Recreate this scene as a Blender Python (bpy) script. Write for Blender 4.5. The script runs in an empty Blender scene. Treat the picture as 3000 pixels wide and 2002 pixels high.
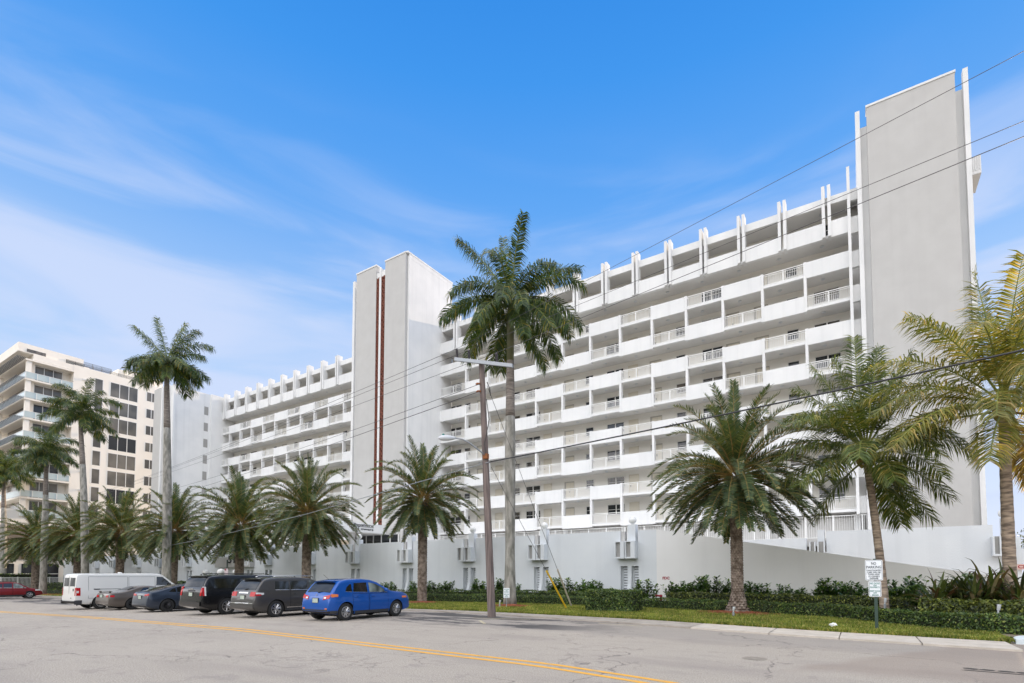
import bpy, bmesh, math, random
from mathutils import Vector, Matrix
R = math.radians
rnd = random.Random(7)
scene = bpy.context.scene
COL = scene.collection

# ------------------------------------------------------------------ camera model
CX, CY, F, H = 1540., 1612., 1537., 1.75
HZ, VX = 1687., -870.
PITCH = math.atan((HZ - CY) / F)
YAW = math.pi - math.atan2(CX - VX, math.hypot(F, HZ - CY))
FH = Vector((math.cos(YAW), math.sin(YAW), 0))
RT = Vector((math.sin(YAW), -math.cos(YAW), 0))
ZV = Vector((0, 0, 1))
FW = FH * math.cos(PITCH) + ZV * math.sin(PITCH)
UP = -FH * math.sin(PITCH) + ZV * math.cos(PITCH)
CAM = Vector((0, 0, H))

def ray(u, v): return RT * ((u - CX) / F) + FW + UP * ((CY - v) / F)
def onY(u, v, Y):
    d = ray(u, v); return CAM + d * (Y / d.y)
def onX(u, v, X):
    d = ray(u, v); return CAM + d * (X / d.x)
def depth(u, v, w): return CAM + ray(u, v) * w
def gz(x):                      # the street falls gently towards the far end
    return 0.0 if x > -17 else -0.0105 * (-17 - x)
def onG(u, v, dz=0.0):
    d = ray(u, v); p = CAM
    t = (dz - H) / d.z
    for _ in range(30):
        p = CAM + d * t
        t = (gz(p.x) + dz - H) / d.z
    return CAM + d * t

cd = bpy.data.cameras.new('camera')
cam = bpy.data.objects.new('camera', cd); COL.objects.link(cam)
m3 = Matrix((RT, UP, -FW)).transposed()
cam.matrix_world = Matrix.Translation(CAM) @ m3.to_4x4()
cd.sensor_width = 36; cd.lens = 36 * F / 3000.
cd.shift_x = (1500 - CX) / 3000.
cd.shift_y = (CY - 1001) / 3000.
cd.clip_start = 0.1; cd.clip_end = 8000
scene.camera = cam

# ------------------------------------------------------------------ materials
MATS = {}
def newmat(name):
    m = bpy.data.materials.new(name); m.use_nodes = True
    MATS[name] = m
    nt = m.node_tree
    return m, nt, nt.nodes['Principled BSDF']
def N(nt, t, **k):
    n = nt.nodes.new(t)
    for a, b in k.items():
        if a.startswith('i_'):
            n.inputs[a[2:].replace('_', ' ')].default_value = b
        else: setattr(n, a, b)
    return n
def L(nt, a, b): nt.links.new(a, b)
def c4(c): return (c[0], c[1], c[2], 1)
def plain(name, col, rough=0.6, metal=0.0, coat=0.0, spec=0.5, emit=None):
    m, nt, b = newmat(name)
    b.inputs['Base Color'].default_value = c4(col); b.inputs['Roughness'].default_value = rough
    b.inputs['Metallic'].default_value = metal; b.inputs['Coat Weight'].default_value = coat
    b.inputs['Coat Roughness'].default_value = 0.04; b.inputs['Coat IOR'].default_value = 1.32
    b.inputs['Specular IOR Level'].default_value = spec
    return m
def noisy(name, c1, c2, scale=3.0, rough=0.85, bump=0.0, bscale=60., detail=6, stretch=None, pos=(0.35, 0.65), metal=0, coat=0, streak=0, spec=0.5):
    """two tones mixed by noise in object space, a fine bump, optional rain streaks"""
    m, nt, b = newmat(name)
    geo = N(nt, 'ShaderNodeNewGeometry')
    src = geo.outputs['Position']
    mp = N(nt, 'ShaderNodeMapping'); L(nt, src, mp.inputs[0])
    if stretch: mp.inputs['Scale'].default_value = stretch
    no = N(nt, 'ShaderNodeTexNoise', i_Scale=scale, i_Detail=detail); L(nt, mp.outputs[0], no.inputs['Vector'])
    cr = N(nt, 'ShaderNodeValToRGB'); L(nt, no.outputs['Fac'], cr.inputs[0])
    cr.color_ramp.elements[0].position = pos[0]; cr.color_ramp.elements[0].color = c4(c1)
    cr.color_ramp.elements[1].position = pos[1]; cr.color_ramp.elements[1].color = c4(c2)
    out = cr.outputs[0]
    if streak:
        mp2 = N(nt, 'ShaderNodeMapping'); L(nt, src, mp2.inputs[0]); mp2.inputs['Scale'].default_value = (2.2, 2.2, 0.09)
        n2 = N(nt, 'ShaderNodeTexNoise', i_Scale=1.0, i_Detail=5.0); L(nt, mp2.outputs[0], n2.inputs['Vector'])
        r2 = N(nt, 'ShaderNodeMapRange'); r2.inputs[1].default_value = .5; r2.inputs[2].default_value = .8; r2.inputs[4].default_value = streak
        L(nt, n2.outputs['Fac'], r2.inputs[0])
        mx = N(nt, 'ShaderNodeMix', data_type='RGBA'); L(nt, r2.outputs[0], mx.inputs[0]); L(nt, out, mx.inputs[6])
        mx.inputs[7].default_value = c4([x * .6 for x in c1]); out = mx.outputs[2]
    L(nt, out, b.inputs['Base Color'])
    b.inputs['Roughness'].default_value = rough; b.inputs['Metallic'].default_value = metal
    b.inputs['Coat Weight'].default_value = coat; b.inputs['Specular IOR Level'].default_value = spec
    if bump:
        n3 = N(nt, 'ShaderNodeTexNoise', i_Scale=bscale, i_Detail=3.0); L(nt, src, n3.inputs['Vector'])
        bp = N(nt, 'ShaderNodeBump', i_Strength=bump, i_Distance=0.02); L(nt, n3.outputs['Fac'], bp.inputs['Height'])
        L(nt, bp.outputs[0], b.inputs['Normal'])
    return m
def leafmat(name, cols, rough=0.45, trans=0.25, gloss=0.35):
    """leaves: one tone per leaf from a ramp, some light coming through"""
    m, nt, b = newmat(name)
    geo = N(nt, 'ShaderNodeNewGeometry')
    cr = N(nt, 'ShaderNodeValToRGB'); L(nt, geo.outputs['Random Per Island'], cr.inputs[0])
    e = cr.color_ramp.elements
    e[0].position = 0; e[0].color = c4(cols[0][1]); e[1].position = cols[-1][0]; e[1].color = c4(cols[-1][1])
    for p, c in cols[1:-1]:
        q = e.new(p); q.color = c4(c)
    no = N(nt, 'ShaderNodeTexNoise', i_Scale=1.1, i_Detail=2.0); L(nt, geo.outputs['Position'], no.inputs['Vector'])
    hs = N(nt, 'ShaderNodeHueSaturation'); L(nt, cr.outputs[0], hs.inputs['Color'])
    mr = N(nt, 'ShaderNodeMapRange'); mr.inputs[1].default_value = .3; mr.inputs[2].default_value = .7; mr.inputs[3].default_value = .7; mr.inputs[4].default_value = 1.35
    L(nt, no.outputs['Fac'], mr.inputs[0]); L(nt, mr.outputs[0], hs.inputs['Value'])
    L(nt, hs.outputs[0], b.inputs['Base Color']); b.inputs['Roughness'].default_value = rough
    b.inputs['Specular IOR Level'].default_value = gloss
    tr = N(nt, 'ShaderNodeBsdfTranslucent')
    bc = N(nt, 'ShaderNodeMix', data_type='RGBA', blend_type='MULTIPLY'); bc.inputs[0].default_value = 1
    L(nt, hs.outputs[0], bc.inputs[6]); bc.inputs[7].default_value = (2.6, 2.3, 0.9, 1)
    L(nt, bc.outputs[2], tr.inputs['Color'])
    mx = N(nt, 'ShaderNodeMixShader'); mx.inputs[0].default_value = trans
    L(nt, b.outputs[0], mx.inputs[1]); L(nt, tr.outputs[0], mx.inputs[2])
    L(nt, mx.outputs[0], nt.nodes['Material Output'].inputs[0])
    return m

M_white = noisy('white_stucco', (.74, .745, .74), (.80, .80, .79), 0.5, .9, .25, 40., streak=.2)
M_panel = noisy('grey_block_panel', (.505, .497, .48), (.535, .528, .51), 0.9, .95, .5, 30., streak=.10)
M_cream = noisy('cream_corridor_paint', (.86, .835, .775), (.89, .87, .815), .6, .85, .15, 30.)
M_recess = plain('recess_shade_tone', (.50, .475, .43), .9)  # shade of the door recesses put into the colour
M_soffit = noisy('soffit_paint', (.70, .69, .67), (.75, .74, .72), .5, .9, .1, 30.)
M_wallp = noisy('garden_wall_paint', (.66, .69, .715), (.73, .755, .77), 0.35, .9, .45, 26., streak=.14)
M_ramp = noisy('ramp_wall_paint', (.79, .78, .755), (.82, .81, .79), .35, .9, .4, 26., streak=.12)
M_blind = noisy('blinds_behind_glass', (.085, .082, .075), (.19, .175, .15), .45, .12, spec=.7, detail=1, stretch=(1, 1, .8))
M_grille = plain('shadow_box_grey', (.33, .325, .31), .8)
M_rail = plain('white_metal_rail', (.86, .86, .84), .4)
M_glass = plain('dark_window_glass', (.02, .023, .028), .06, spec=.8)
M_glass2 = noisy('curtained_glass', (.035, .032, .03), (.16, .14, .115), 1.3, .12, spec=.8, detail=1)
M_frame = plain('window_frame_white', (.78, .77, .74), .4)
M_door = plain('cream_door_paint', (.74, .69, .58), .5)
M_terra = noisy('terracotta_block', (.19, .06, .038), (.27, .095, .06), 3, .9)
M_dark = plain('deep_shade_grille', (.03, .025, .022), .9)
M_black = plain('black_plastic', (.018, .018, .02), .5)
M_ink = plain('black_lettering', (.02, .022, .025), .6)
M_tan = noisy('warm_white_render', (.87, .81, .72), (.90, .85, .77), .4, .9, .1, 20.)
M_brown = plain('brown_louvre', (.22, .16, .12), .7)
M_railgrey = plain('grey_railing', (.10, .11, .12), .5)
M_clearg = plain('pale_glass_balustrade', (.50, .58, .58), .1, spec=.8)
M_globe = plain('opal_globe', (.82, .82, .80), .25)
M_lamp = plain('lamp_housing', (.62, .64, .66), .4)
M_conc = noisy('concrete_kerb', (.46, .41, .345), (.56, .50, .43), 2.2, .95, .3, 80.)
M_mulch = noisy('red_mulch', (.20, .05, .025), (.34, .11, .055), 18, 1, .8, 60)
M_pole = noisy('weathered_pole_wood', (.10, .078, .072), (.23, .18, .16), 1.4, .9, .6, 50., stretch=(9, 9, .5))
M_galv = plain('galvanised_steel', (.34, .36, .38), .5, .5)
M_wire = plain('wire_grey', (.085, .08, .085), .6)
M_porcelain = plain('insulator_grey', (.055, .05, .055), .3)
M_rust = plain('rusty_bracket', (.25, .09, .03), .9)
M_yguard = plain('yellow_guard_plastic', (.80, .50, .02), .5)
M_wguard = plain('pale_guard_plastic', (.50, .44, .36), .6)
M_signw = plain('sign_face_white', (.80, .83, .85), .4)
M_signp = plain('green_sign_post', (.035, .065, .05), .6)
M_teal = plain('teal_lettering', (.03, .20, .17), .6)
M_navy = plain('dark_lettering', (.04, .055, .075), .6)
M_red = plain('red_paint', (.36, .012, .03), .5)
M_yel = noisy('road_paint_yellow', (.56, .34, .12), (.76, .39, .05), 3.5, .85, .3, 90, pos=(.32, .48))
M_wpaint = plain('white_kerb_paint', (.62, .68, .70), .7)

# ------------------------------------------------------------------ mesh helpers
class MB:
    def __init__(s): s.v = []; s.f = []; s.m = []; s.mi = 0
    def add(s, vs, fs):
        k = len(s.v); s.v.extend([tuple(v) for v in vs]); s.f.extend([tuple(i + k for i in f) for f in fs]); s.m.extend([s.mi] * len(fs))
    def mat(s, i): s.mi = i; return s
    def box(s, x0, x1, y0, y1, z0, z1):
        s.add([(x0,y0,z0),(x1,y0,z0),(x1,y1,z0),(x0,y1,z0),(x0,y0,z1),(x1,y0,z1),(x1,y1,z1),(x0,y1,z1)],
              [(0,3,2,1),(4,5,6,7),(0,1,5,4),(1,2,6,5),(2,3,7,6),(3,0,4,7)]); return s
    def tube(s, pts, r, n=6, cap=True):
        pts = [Vector(p) for p in pts]; rs = r if isinstance(r, (list, tuple)) else [r] * len(pts)
        k = len(s.v); vs = []; fs = []
        t0 = (pts[1] - pts[0]).normalized()
        a = t0.cross(Vector((0, 0, 1)))
        if a.length < .05: a = t0.cross(Vector((1, 0, 0)))
        a.normalize()
        for i, p in enumerate(pts):
            t = (pts[min(i + 1, len(pts) - 1)] - pts[max(i - 1, 0)]).normalized()
            a = (a - t * a.dot(t)).normalized(); b = t.cross(a)
            for j in range(n):
                th = 2 * math.pi * j / n
                vs.append(p + (a * math.cos(th) + b * math.sin(th)) * rs[i])
        for i in range(len(pts) - 1):
            for j in range(n):
                fs.append((i*n+j, i*n+(j+1) % n, (i+1)*n+(j+1) % n, (i+1)*n+j))
        if cap: fs.append(tuple(range(n))[::-1]); fs.append(tuple((len(pts)-1)*n + j for j in range(n)))
        s.add(vs, fs); return s
    def lathe(s, prof, c=(0,0,0), n=24, axis='z'):
        vs = []; fs = []
        for (r, z) in prof:
            for j in range(n):
                t = 2*math.pi*j/n
                p = (r*math.cos(t), r*math.sin(t), z)
                if axis == 'x': p = (z, r*math.cos(t), r*math.sin(t))
                vs.append((p[0]+c[0], p[1]+c[1], p[2]+c[2]))
        for i in range(len(prof)-1):
            for j in range(n): fs.append((i*n+j, i*n+(j+1) % n, (i+1)*n+(j+1) % n, (i+1)*n+j))
        s.add(vs, fs); return s
    def sphere(s, c, r, n=20, m=12, sz=1):
        prof = [(max(1e-4, r*math.sin(math.pi*i/m)), -r*sz*math.cos(math.pi*i/m)) for i in range(m+1)]
        return s.lathe(prof, c, n)
    def poly(s, pts): s.add(pts, [tuple(range(len(pts)))]); return s
    def prism(s, pts, d):
        d = Vector(d); n = len(pts); a = [Vector(p) for p in pts]
        nw = Vector((0, 0, 0))
        for i in range(n): nw += a[i].cross(a[(i+1) % n])
        if nw.dot(d) < 0: a = a[::-1]
        b = [p + d for p in a]
        s.add(a + b, [tuple(range(n))[::-1], tuple(range(n, 2*n))] + [(i, (i+1) % n, n+(i+1) % n, n+i) for i in range(n)]); return s
    def build(s, name, mats, parent=None, smooth=False, sharp=None, local=False):
        if not isinstance(mats, (list, tuple)): mats = [mats]
        off = Vector((0, 0, 0))
        if parent is not None and not local:
            q = parent
            while q is not None: off += q.location; q = q.parent
        me = bpy.data.meshes.new(name)
        me.from_pydata([(v[0]-off.x, v[1]-off.y, v[2]-off.z) for v in s.v], [], s.f)
        for m in mats: me.materials.append(m)
        if len(mats) > 1: me.polygons.foreach_set('material_index', s.m)
        if smooth:
            me.polygons.foreach_set('use_smooth', [True]*len(me.polygons))
            if sharp: me.set_sharp_from_angle(angle=R(sharp))
        me.update()
        o = bpy.data.objects.new(name, me); COL.objects.link(o)
        if parent is not None: o.parent = parent
        return o
def empty(name, loc, rz=0):
    o = bpy.data.objects.new(name, None); COL.objects.link(o); o.location = loc; o.rotation_euler = (0, 0, rz)
    o.empty_display_size = .3; return o
def tag(o, label=None, cat=None, group=None, kind=None):
    if label: o['label'] = label
    if cat: o['category'] = cat
    if group: o['group'] = group
    if kind: o['kind'] = kind
    return o
def copy_tree(o, parent=None):
    c = o.copy(); COL.objects.link(c); c.parent = parent
    for ch in o.children: copy_tree(ch, c)
    return c
def text_bm(txt, size, mat, name, parent, origin, xdir, ydir, align='CENTER', depthv=.004, sx=1.0, bold=0.0, local=False):
    cu = bpy.data.curves.new(name, 'FONT'); cu.body = txt; cu.size = size; cu.align_x = align; cu.extrude = depthv; cu.offset = bold
    cu.resolution_u = 3
    o = bpy.data.objects.new(name, cu); COL.objects.link(o)
    bpy.context.view_layer.update()
    me = bpy.data.meshes.new_from_object(o.evaluated_get(bpy.context.evaluated_depsgraph_get()))
    bpy.data.objects.remove(o); bpy.data.curves.remove(cu)
    xd = Vector(xdir).normalized(); yd = Vector(ydir).normalized(); zd = xd.cross(yd); og = Vector(origin)
    off = Vector((0, 0, 0)); q = parent
    while q is not None and not local: off += q.location; q = q.parent
    for v in me.vertices:
        v.co = og + xd*(v.co.x*sx) + yd*v.co.y + zd*v.co.z - off
    me.materials.clear(); me.materials.append(mat); me.name = name
    ob = bpy.data.objects.new(name, me); COL.objects.link(ob)
    if parent is not None: ob.parent = parent
    return ob
def fit_text(txt, size, mat, name, parent, origin, xdir, ydir, width, depthv=.004, bold=0.0, align='LEFT'):
    """text stretched to a given width, starting (LEFT) or centred (CENTER) at origin"""
    o = text_bm(txt, size, mat, name, parent, (0, 0, 0), xdir, ydir, 'LEFT', depthv, 1, bold, True)
    xd = Vector(xdir).normalized()
    xs = [v.co.dot(xd) for v in o.data.vertices]; a, w = min(xs), max(xs) - min(xs)
    off = Vector(origin); q = parent
    while q is not None: off -= q.location; q = q.parent
    if align == 'CENTER': off -= xd * (width / 2)
    for v in o.data.vertices:
        d = v.co.dot(xd); v.co = v.co - xd*d + xd*((d - a)*width/w) + off
    return o
# ------------------------------------------------------------------ the apartment building
FY = 47.0      # plane of the balcony fronts
WY = 48.85     # plane of the corridor wall
BB = empty('apartment_building', (-42, 47, 0))
tag(BB, 'long white nine storey apartment block with open corridor balconies and tall stair towers', 'apartment building')
LEV = [29.70 - 2.735*k for k in range(9)]       # parapet tops, top floor first
POOL = {}
def pool(kind, pos, fn):
    """queue one repeat; the nearest hundred become parts, the rest one part"""
    POOL.setdefault(kind, []).append(((Vector(pos) - CAM).length, fn))
def flush(kind, mats, name, extra=None, label=None, smooth=False):
    items = sorted(POOL.get(kind, []), key=lambda t: t[0])
    for d, fn in items[:100]:
        mb = MB(); fn(mb); o = mb.build(name, mats, BB, smooth)
        if extra: extra(o, mb)
    if len(items) > 100:
        mb = MB()
        for d, fn in items[100:]: fn(mb)
        o = mb.build(name, mats, BB, smooth); o['kind'] = 'stuff'

def wing(posts, xl, xr, fins, wins, swap):
    """posts: x of the post centres from right to left; xl / xr the wing's ends"""
    # slabs and corridor ceilings
    body = MB()
    body.box(xl, xr, WY, 60, 3, 31.55)
    body.build('corridor_wall', M_cream, BB)
    sl = MB()
    for k, zt in enumerate(LEV):
        zb = zt - 1.16
        sl.box(xl, xr, FY + .12, WY - .003, zb, zb + .2)
    sl.box(xl, xr, FY + .12, WY - .003, 31.2, 31.45)
    sl.build('floor_slab', M_soffit, BB)
    # roof edge beam
    r = MB()
    edges = [xr] + [f for f in fins] + [xl]
    xq = xr + .62 if xr > -1 else xr
    r.box(xl, xr, FY - .02, FY + .25, 31.22, 31.86)
    r.box(xl, xq, FY + .251, 57.9 if xr > -1 else 60.2, 31.5, 31.86)
    r.build('roof', M_white, BB)
    # top floor: solid panels between twin fins
    zt = LEV[0]
    bounds = [xr] + list(fins) + [xl]
    for a, b in zip(bounds[:-1], bounds[1:]):
        x1 = a - (.3 if a != xr else 0); x0 = b + (.3 if b != xl else 0)
        if x1 - x0 < .4: continue
        def fn(mb, x0=x0, x1=x1, zt=zt): mb.box(x0, x1, FY - .28, FY - .10, 28.39, zt)
        pool('panel', (x0, FY, zt), fn)
        def fn2(mb, x0=x0, x1=x1): mb.box(x0, x1, FY - .10, FY + .12, 28.42, 28.62)
        pool('edge', (x0, FY, zt), fn2)
    for x in fins:
        for s in (-1, 1):
            def fn(mb, x=x, s=s): mb.box(x + s*.2 - .11, x + s*.2 + .11, FY - .42, FY + .35, 28.455, 32.62)
            pool('fin', (x, FY, 30), fn)
        def fn2(mb, x=x): mb.box(x - .299, x + .299, FY - .12, FY + .119, 28.5, 28.7)
        pool('edge', (x, FY, zt), fn2)
    # lower floors in pairs
    bp = [xr] + list(posts) + [xl]
    for k in range(1, 9):
        zt = LEV[k]; upper = (k % 2 == 1)
        for i, (a, b) in enumerate(zip(bp[:-1], bp[1:])):
            x1 = a - (.105 if a != xr else 0); x0 = b + (.105 if b != xl else 0)
            if x1 - x0 < .25: continue
            solid = ((i + k + swap) % 2 == 0)
            if solid:
                def fn(mb, x0=x0, x1=x1, zt=zt): mb.box(x0, x1, FY - .24, FY - .08, zt - 1.33, zt - .03)
                pool('panel', (x0, FY, zt), fn)
                def fn2(mb, x0=x0, x1=x1, zt=zt): mb.box(x0, x1, FY - .08, FY + .119, zt - 1.18, zt - .98)
                pool('edge', (x0, FY, zt), fn2)
            else:
                def fn(mb, x0=x0, x1=x1, zt=zt):
                    yy = FY - .07
                    mb.box(x0, x1, yy - .03, yy + .03, zt - .05, zt)
                    mb.box(x0, x1, yy - .015, yy + .015, zt - .17, zt - .14)
                    mb.box(x0, x1, yy - .015, yy + .015, zt - .92, zt - .89)
                    n = max(2, int((x1 - x0)/.125)); xm = (x0 + x1)/2
                    for j in range(1, n):
                        x = x0 + (x1 - x0)*j/n
                        mb.box(x - .011, x + .011, yy - .011, yy + .011, zt - .89, zt - .17)
                    mb.box(xm - .03, xm + .03, yy - .028, yy + .028, zt - .98, zt - .05)
                pool('rail', (x0, FY, zt), fn)
                def fn2(mb, x0=x0, x1=x1, zt=zt): mb.box(x0, x1, FY - .16, FY + .119, zt - 1.20, zt - .985)
                pool('edge', (x0, FY, zt), fn2)
        if upper:
            zlow = LEV[k+1] - 1.3
            for x in posts:
                def fn(mb, x=x, zt=zt, zlow=zlow): mb.box(x - .104, x + .104, FY - .20, FY + .26, zlow, zt + .04)
                pool('post', (x, FY, zt), fn)
    # ceiling lights under every slab
    xx = posts[0] + 1.2
    while xx > xl + 1:
        for k in range(0, 9):
            zc = (LEV[k-1] - 1.16) if k > 0 else 31.2
            def fn(mb, xx=xx, zc=zc): mb.lathe([(.001, 0), (.16, 0), (.15, -.06), (.09, -.10), (.001, -.10)], (xx, FY + .95, zc), 10)
            pool('clight', (xx, FY, zc), fn)
        xx -= 3.18
    # openings in the corridor wall
    for k in range(9):
        fz = LEV[k] - 1.0
        for (kind, x) in wins:
            if not (xl + .3 < x < xr - .2): continue
            if kind == 'd' or kind == 's':
                w = 1.86 if kind == 'd' else .9
                z1 = fz + 2.06; z0 = z1 - (1.05 if kind == 'd' else .9)
                r0 = rnd.random()
                def fn(mb, x=x, w=w, z0=z0, z1=z1, r0=r0):
                    mb.mat(0 if r0 < .62 else 1)
                    mb.box(x - w/2 + .05, x + w/2 - .05, WY - .03, WY - .004, z0 + .05, z1 - .05)
                    mb.x = x; mb.w = w; mb.z0 = z0; mb.z1 = z1
                pool('win', (x, WY, z0), fn)
            elif kind == 'o':      # plain door
                def fn(mb, x=x, fz=fz):
                    mb.mat(0); mb.box(x - .44, x + .44, WY - .04, WY - .004, fz, fz + 2.05)
                    mb.box(x - .50, x - .441, WY - .06, WY - .004, fz, fz + 2.11); mb.box(x + .441, x + .50, WY - .06, WY - .004, fz, fz + 2.11)
                    mb.box(x - .50, x + .50, WY - .06, WY - .004, fz + 2.051, fz + 2.13)
                    mb.mat(1); mb.box(x - .38, x - .32, WY - .09, WY - .041, fz + .95, fz + 1.08)
                pool('door', (x, WY, fz), fn)
            else:                  # double entry, its recess shade painted on a flat panel
                def fn(mb, x=x, fz=fz):
                    mb.mat(2); mb.box(x - .58, x + .58, WY - .02, WY - .004, fz, fz + 2.1)
                    mb.mat(0); mb.box(x - .40, x + .10, WY - .035, WY - .021, fz, fz + 1.98)
                    mb.box(x + .12, x + .54, WY - .035, WY - .021, fz, fz + 1.98)
                    mb.mat(1); mb.box(x + .02, x + .06, WY - .06, WY - .036, fz + .9, fz + 1.1)
                pool('door', (x, WY, fz), fn)

def win_extra(o, mb):
    x, w, z0, z1 = mb.x, mb.w, mb.z0, mb.z1
    f = MB(); y0, y1 = WY - .06, WY - .003
    f.box(x - w/2, x + w/2, y0, y1, z1 - .05, z1); f.box(x - w/2 - .03, x + w/2 + .03, y0 - .03, y1, z0 - .03, z0 + .05)
    f.box(x - w/2, x - w/2 + .05, y0, y1, z0 + .051, z1 - .051); f.box(x + w/2 - .05, x + w/2, y0, y1, z0 + .051, z1 - .051)
    zm = (z0 + z1)/2
    f.box(x - w/2 + .051, x + w/2 - .051, y0 + .01, y1 - .03, zm - .02, zm + .02)
    if w > 1: f.box(x - .05, x + .05, y0 - .005, y1 - .005, z0 + .051, z1 - .051)
    f.build('frame', M_frame, o)

posts_r = [-3.18 - 3.18*k for k in range(12)]
fins_r = [-1.57 - 3.17*k for k in range(13)]
W_R = [('d', -1.81), ('s', -4.32), ('r', -6.77), ('r', -9.14), ('d', -10.9), ('s', -13.8), ('r', -16.25), ('o', -18.54), ('d', -20.43), ('s', -23.28),
       ('r', -25.7), ('o', -28.34), ('d', -30.17), ('s', -32.34), ('o', -34.83), ('r', -37.46), ('s', -39.45), ('d', -41.3)]
wing(posts_r, -42.0, -.1, fins_r, W_R, 1)
posts_l = [-59.86 - 3.26*k for k in range(10)]
fins_l = [-61.2 - 3.26*k for k in range(10)]
W_L = []
x = -58.9; pat = 'dsrodsrsod'; i = 0
while x > -91:
    W_L.append((pat[i % 10], x)); x -= 3.05 if pat[i % 10] != 'r' else 2.5; i += 1
wing(posts_l, -91.4, -51.3, fins_l, W_L, 0)

flush('panel', [M_white], 'balcony_panel'); flush('edge', [M_white], 'slab_edge'); flush('rail', [M_rail], 'railing')
flush('post', [M_white], 'post'); flush('fin', [M_white], 'fin'); flush('clight', [M_lamp], 'ceiling_light')
flush('win', [M_glass, M_glass2], 'window', win_extra); flush('door', [M_door, M_dark, M_recess], 'door')
# twisted little wreath-like plant in a pot on one balcony
# big end fin, recess and right hand tower
b = MB(); b.box(-.155, .05, FY - .45, FY + .3, 6.4, 33.5); b.build('fin', M_white, BB)
b = MB()
for k in range(9):      # small slab fronts of the narrow end bay
    zt = LEV[k]; b.box(.051, .52, FY + .02, FY + .3, zt - 1.33, zt - .02)
b.box(.051, .52, FY + .02, FY + .3, 31.0, 31.9)
b.box(.051, .52, WY + .2, WY + .4, 3, 31.49)
b.build('end_bay', [M_white], BB)
b = MB(); b.box(.052, .519, WY, WY + .19, 3.2, 31.4); b.build('end_bay_wall', M_soffit, BB)
def tower(x0, x1, y0, y1, ztop, strips, panels):
    t = MB(); t.box(x0, x1, y0, y1, 0, ztop); o = t.build('stair_tower', M_white, BB)
    for (a, b_, ya, zt) in strips:
        s = MB(); s.box(a, b_, ya, y0 - .002, 0, zt); s.build('pilaster', M_white, BB)
    for (a, b_, ya, zt, z0) in panels:
        s = MB(); s.mat(0); s.box(a, b_, ya, y0 - .002, z0, zt); s.mat(1); s.box(a - .05, b_ + .05, ya - .05, y0 + .3, zt + .001, zt + .16)
        s.build('facade_panel', [M_panel, M_white], BB)
    return o
tR = tower(.53, 7.28, 46.95, 58, 36.45, [(.53, .83, 46.55, 37.6), (6.98, 7.27, 46.45, 37.55)], [(1.27, 6.52, 46.3, 37.42, 3.5)])
# left tower, standing forward of the wings
tL = tower(-50.6, -42.0, 41.56, 48.8, 37.6, [(-42.22, -41.97, 41.40, 37.8), (-51.4, -51.05, 41.3, 37.6)],
           [(-50.5, -47.05, 41.1, 38.1, 5.2), (-45.55, -42.25, 41.1, 38.1, 5.2)])
b = MB(); b.box(-42.19, -41.96, 41.12, 48.85, 38.08, 38.26); b.build('coping', M_white, BB)
b = MB(); b.box(-42.15, -41.99, 41.41, 48.8, 37.601, 38.079); b.build('parapet', M_white, BB)
b = MB(); b.box(-46.55, -46.23, 41.12, 41.558, 5.2, 37.6); b.box(-47.049, -46.551, 41.2, 41.558, 36.6, 37.2); b.box(-46.229, -45.551, 41.2, 41.558, 36.6, 37.2); b.build('pilaster', M_white, BB)
# terracotta screen blocks in two tall slots
def screen(xa, xb, name):
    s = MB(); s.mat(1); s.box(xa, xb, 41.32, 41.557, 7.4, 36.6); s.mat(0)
    z = 7.4; n = 0; w = xb - xa
    s.box(xa, xa + .03, 41.16, 41.31, 7.4, 36.6); s.box(xb - .03, xb, 41.16, 41.31, 7.4, 36.6); s.box((xa+xb)/2 - .02, (xa+xb)/2 + .02, 41.19, 41.31, 7.4, 36.6)
    while z < 36.5:
        s.box(xa + .031, xb - .031, 41.17, 41.31, z, z + .05)
        cx = xa + w*(.27 if n % 2 else .73)
        s.box(cx - .04, cx + .04, 41.18, 41.309, z + .051, z + .28)
        z += .29; n += 1
    s.build(name, [M_terra, M_dark], BB)
screen(-47.04, -46.56, 'screen_block'); screen(-46.22, -45.70, 'screen_block')
# far end wing standing forward
b = MB(); b.box(-98.5, -91.45, 44.9, 60, 0, 32.3); b.box(-97.6, -91.7, 39.2, 44.9, 0, 32.2); b.build('end_wing', M_white, BB)
b = MB(); b.box(-91.69, -91.4, 39.1, 39.4, 0, 32.3); b.box(-92.9, -92.6, 38.8, 39.198, 0, 32.3); b.box(-94.6, -94.2, 38.7, 39.198, 0, 32.3); b.build('pilaster', M_white, BB)
b = MB(); b.box(-97.5, -94.61, 38.85, 39.198, 0, 32.3); b.box(-94.19, -92.91, 38.9, 39.198, 0, 32.3); b.build('facade_panel', M_panel, BB)
for k in range(9):
    b = MB(); b.box(-91.72, -91.69, 43.9, 44.55, LEV[k] - 1.1, LEV[k] + .3); b.build('slot_window', M_grille, BB)
# garage storey under the first slab, with its rail
b = MB(); b.box(-42, -.1, WY - .6, WY - .004, 2.5, 6.3); b.box(-91.4, -51.3, WY - .6, WY - .004, 2.5, 6.3); b.build('garage_wall', M_soffit, BB)
def long_rail(x0, x1, y, z0, z1, parent, name, step=.16, post=1.9):
    s = MB(); s.box(x0, x1, y - .03, y + .03, z1 - .05, z1); s.box(x0, x1, y - .02, y + .02, z0, z0 + .04)
    x = x0 + .08; n = 0
    while x < x1:
        s.box(x - .014, x + .014, y - .014, y + .014, z0 + .041, z1 - .051); x += step
    x = x0 + .4
    while x < x1:
        s.box(x - .04, x + .04, y - .04, y + .04, z0 - .02, z1 + .03); x += post
    return s.build(name, M_rail, parent)
long_rail(-42, .5, FY, 4.7, 6.38, BB, 'garage_railing'); long_rail(-91.4, -51.7, FY, 4.7, 6.38, BB, 'garage_railing')
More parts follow.
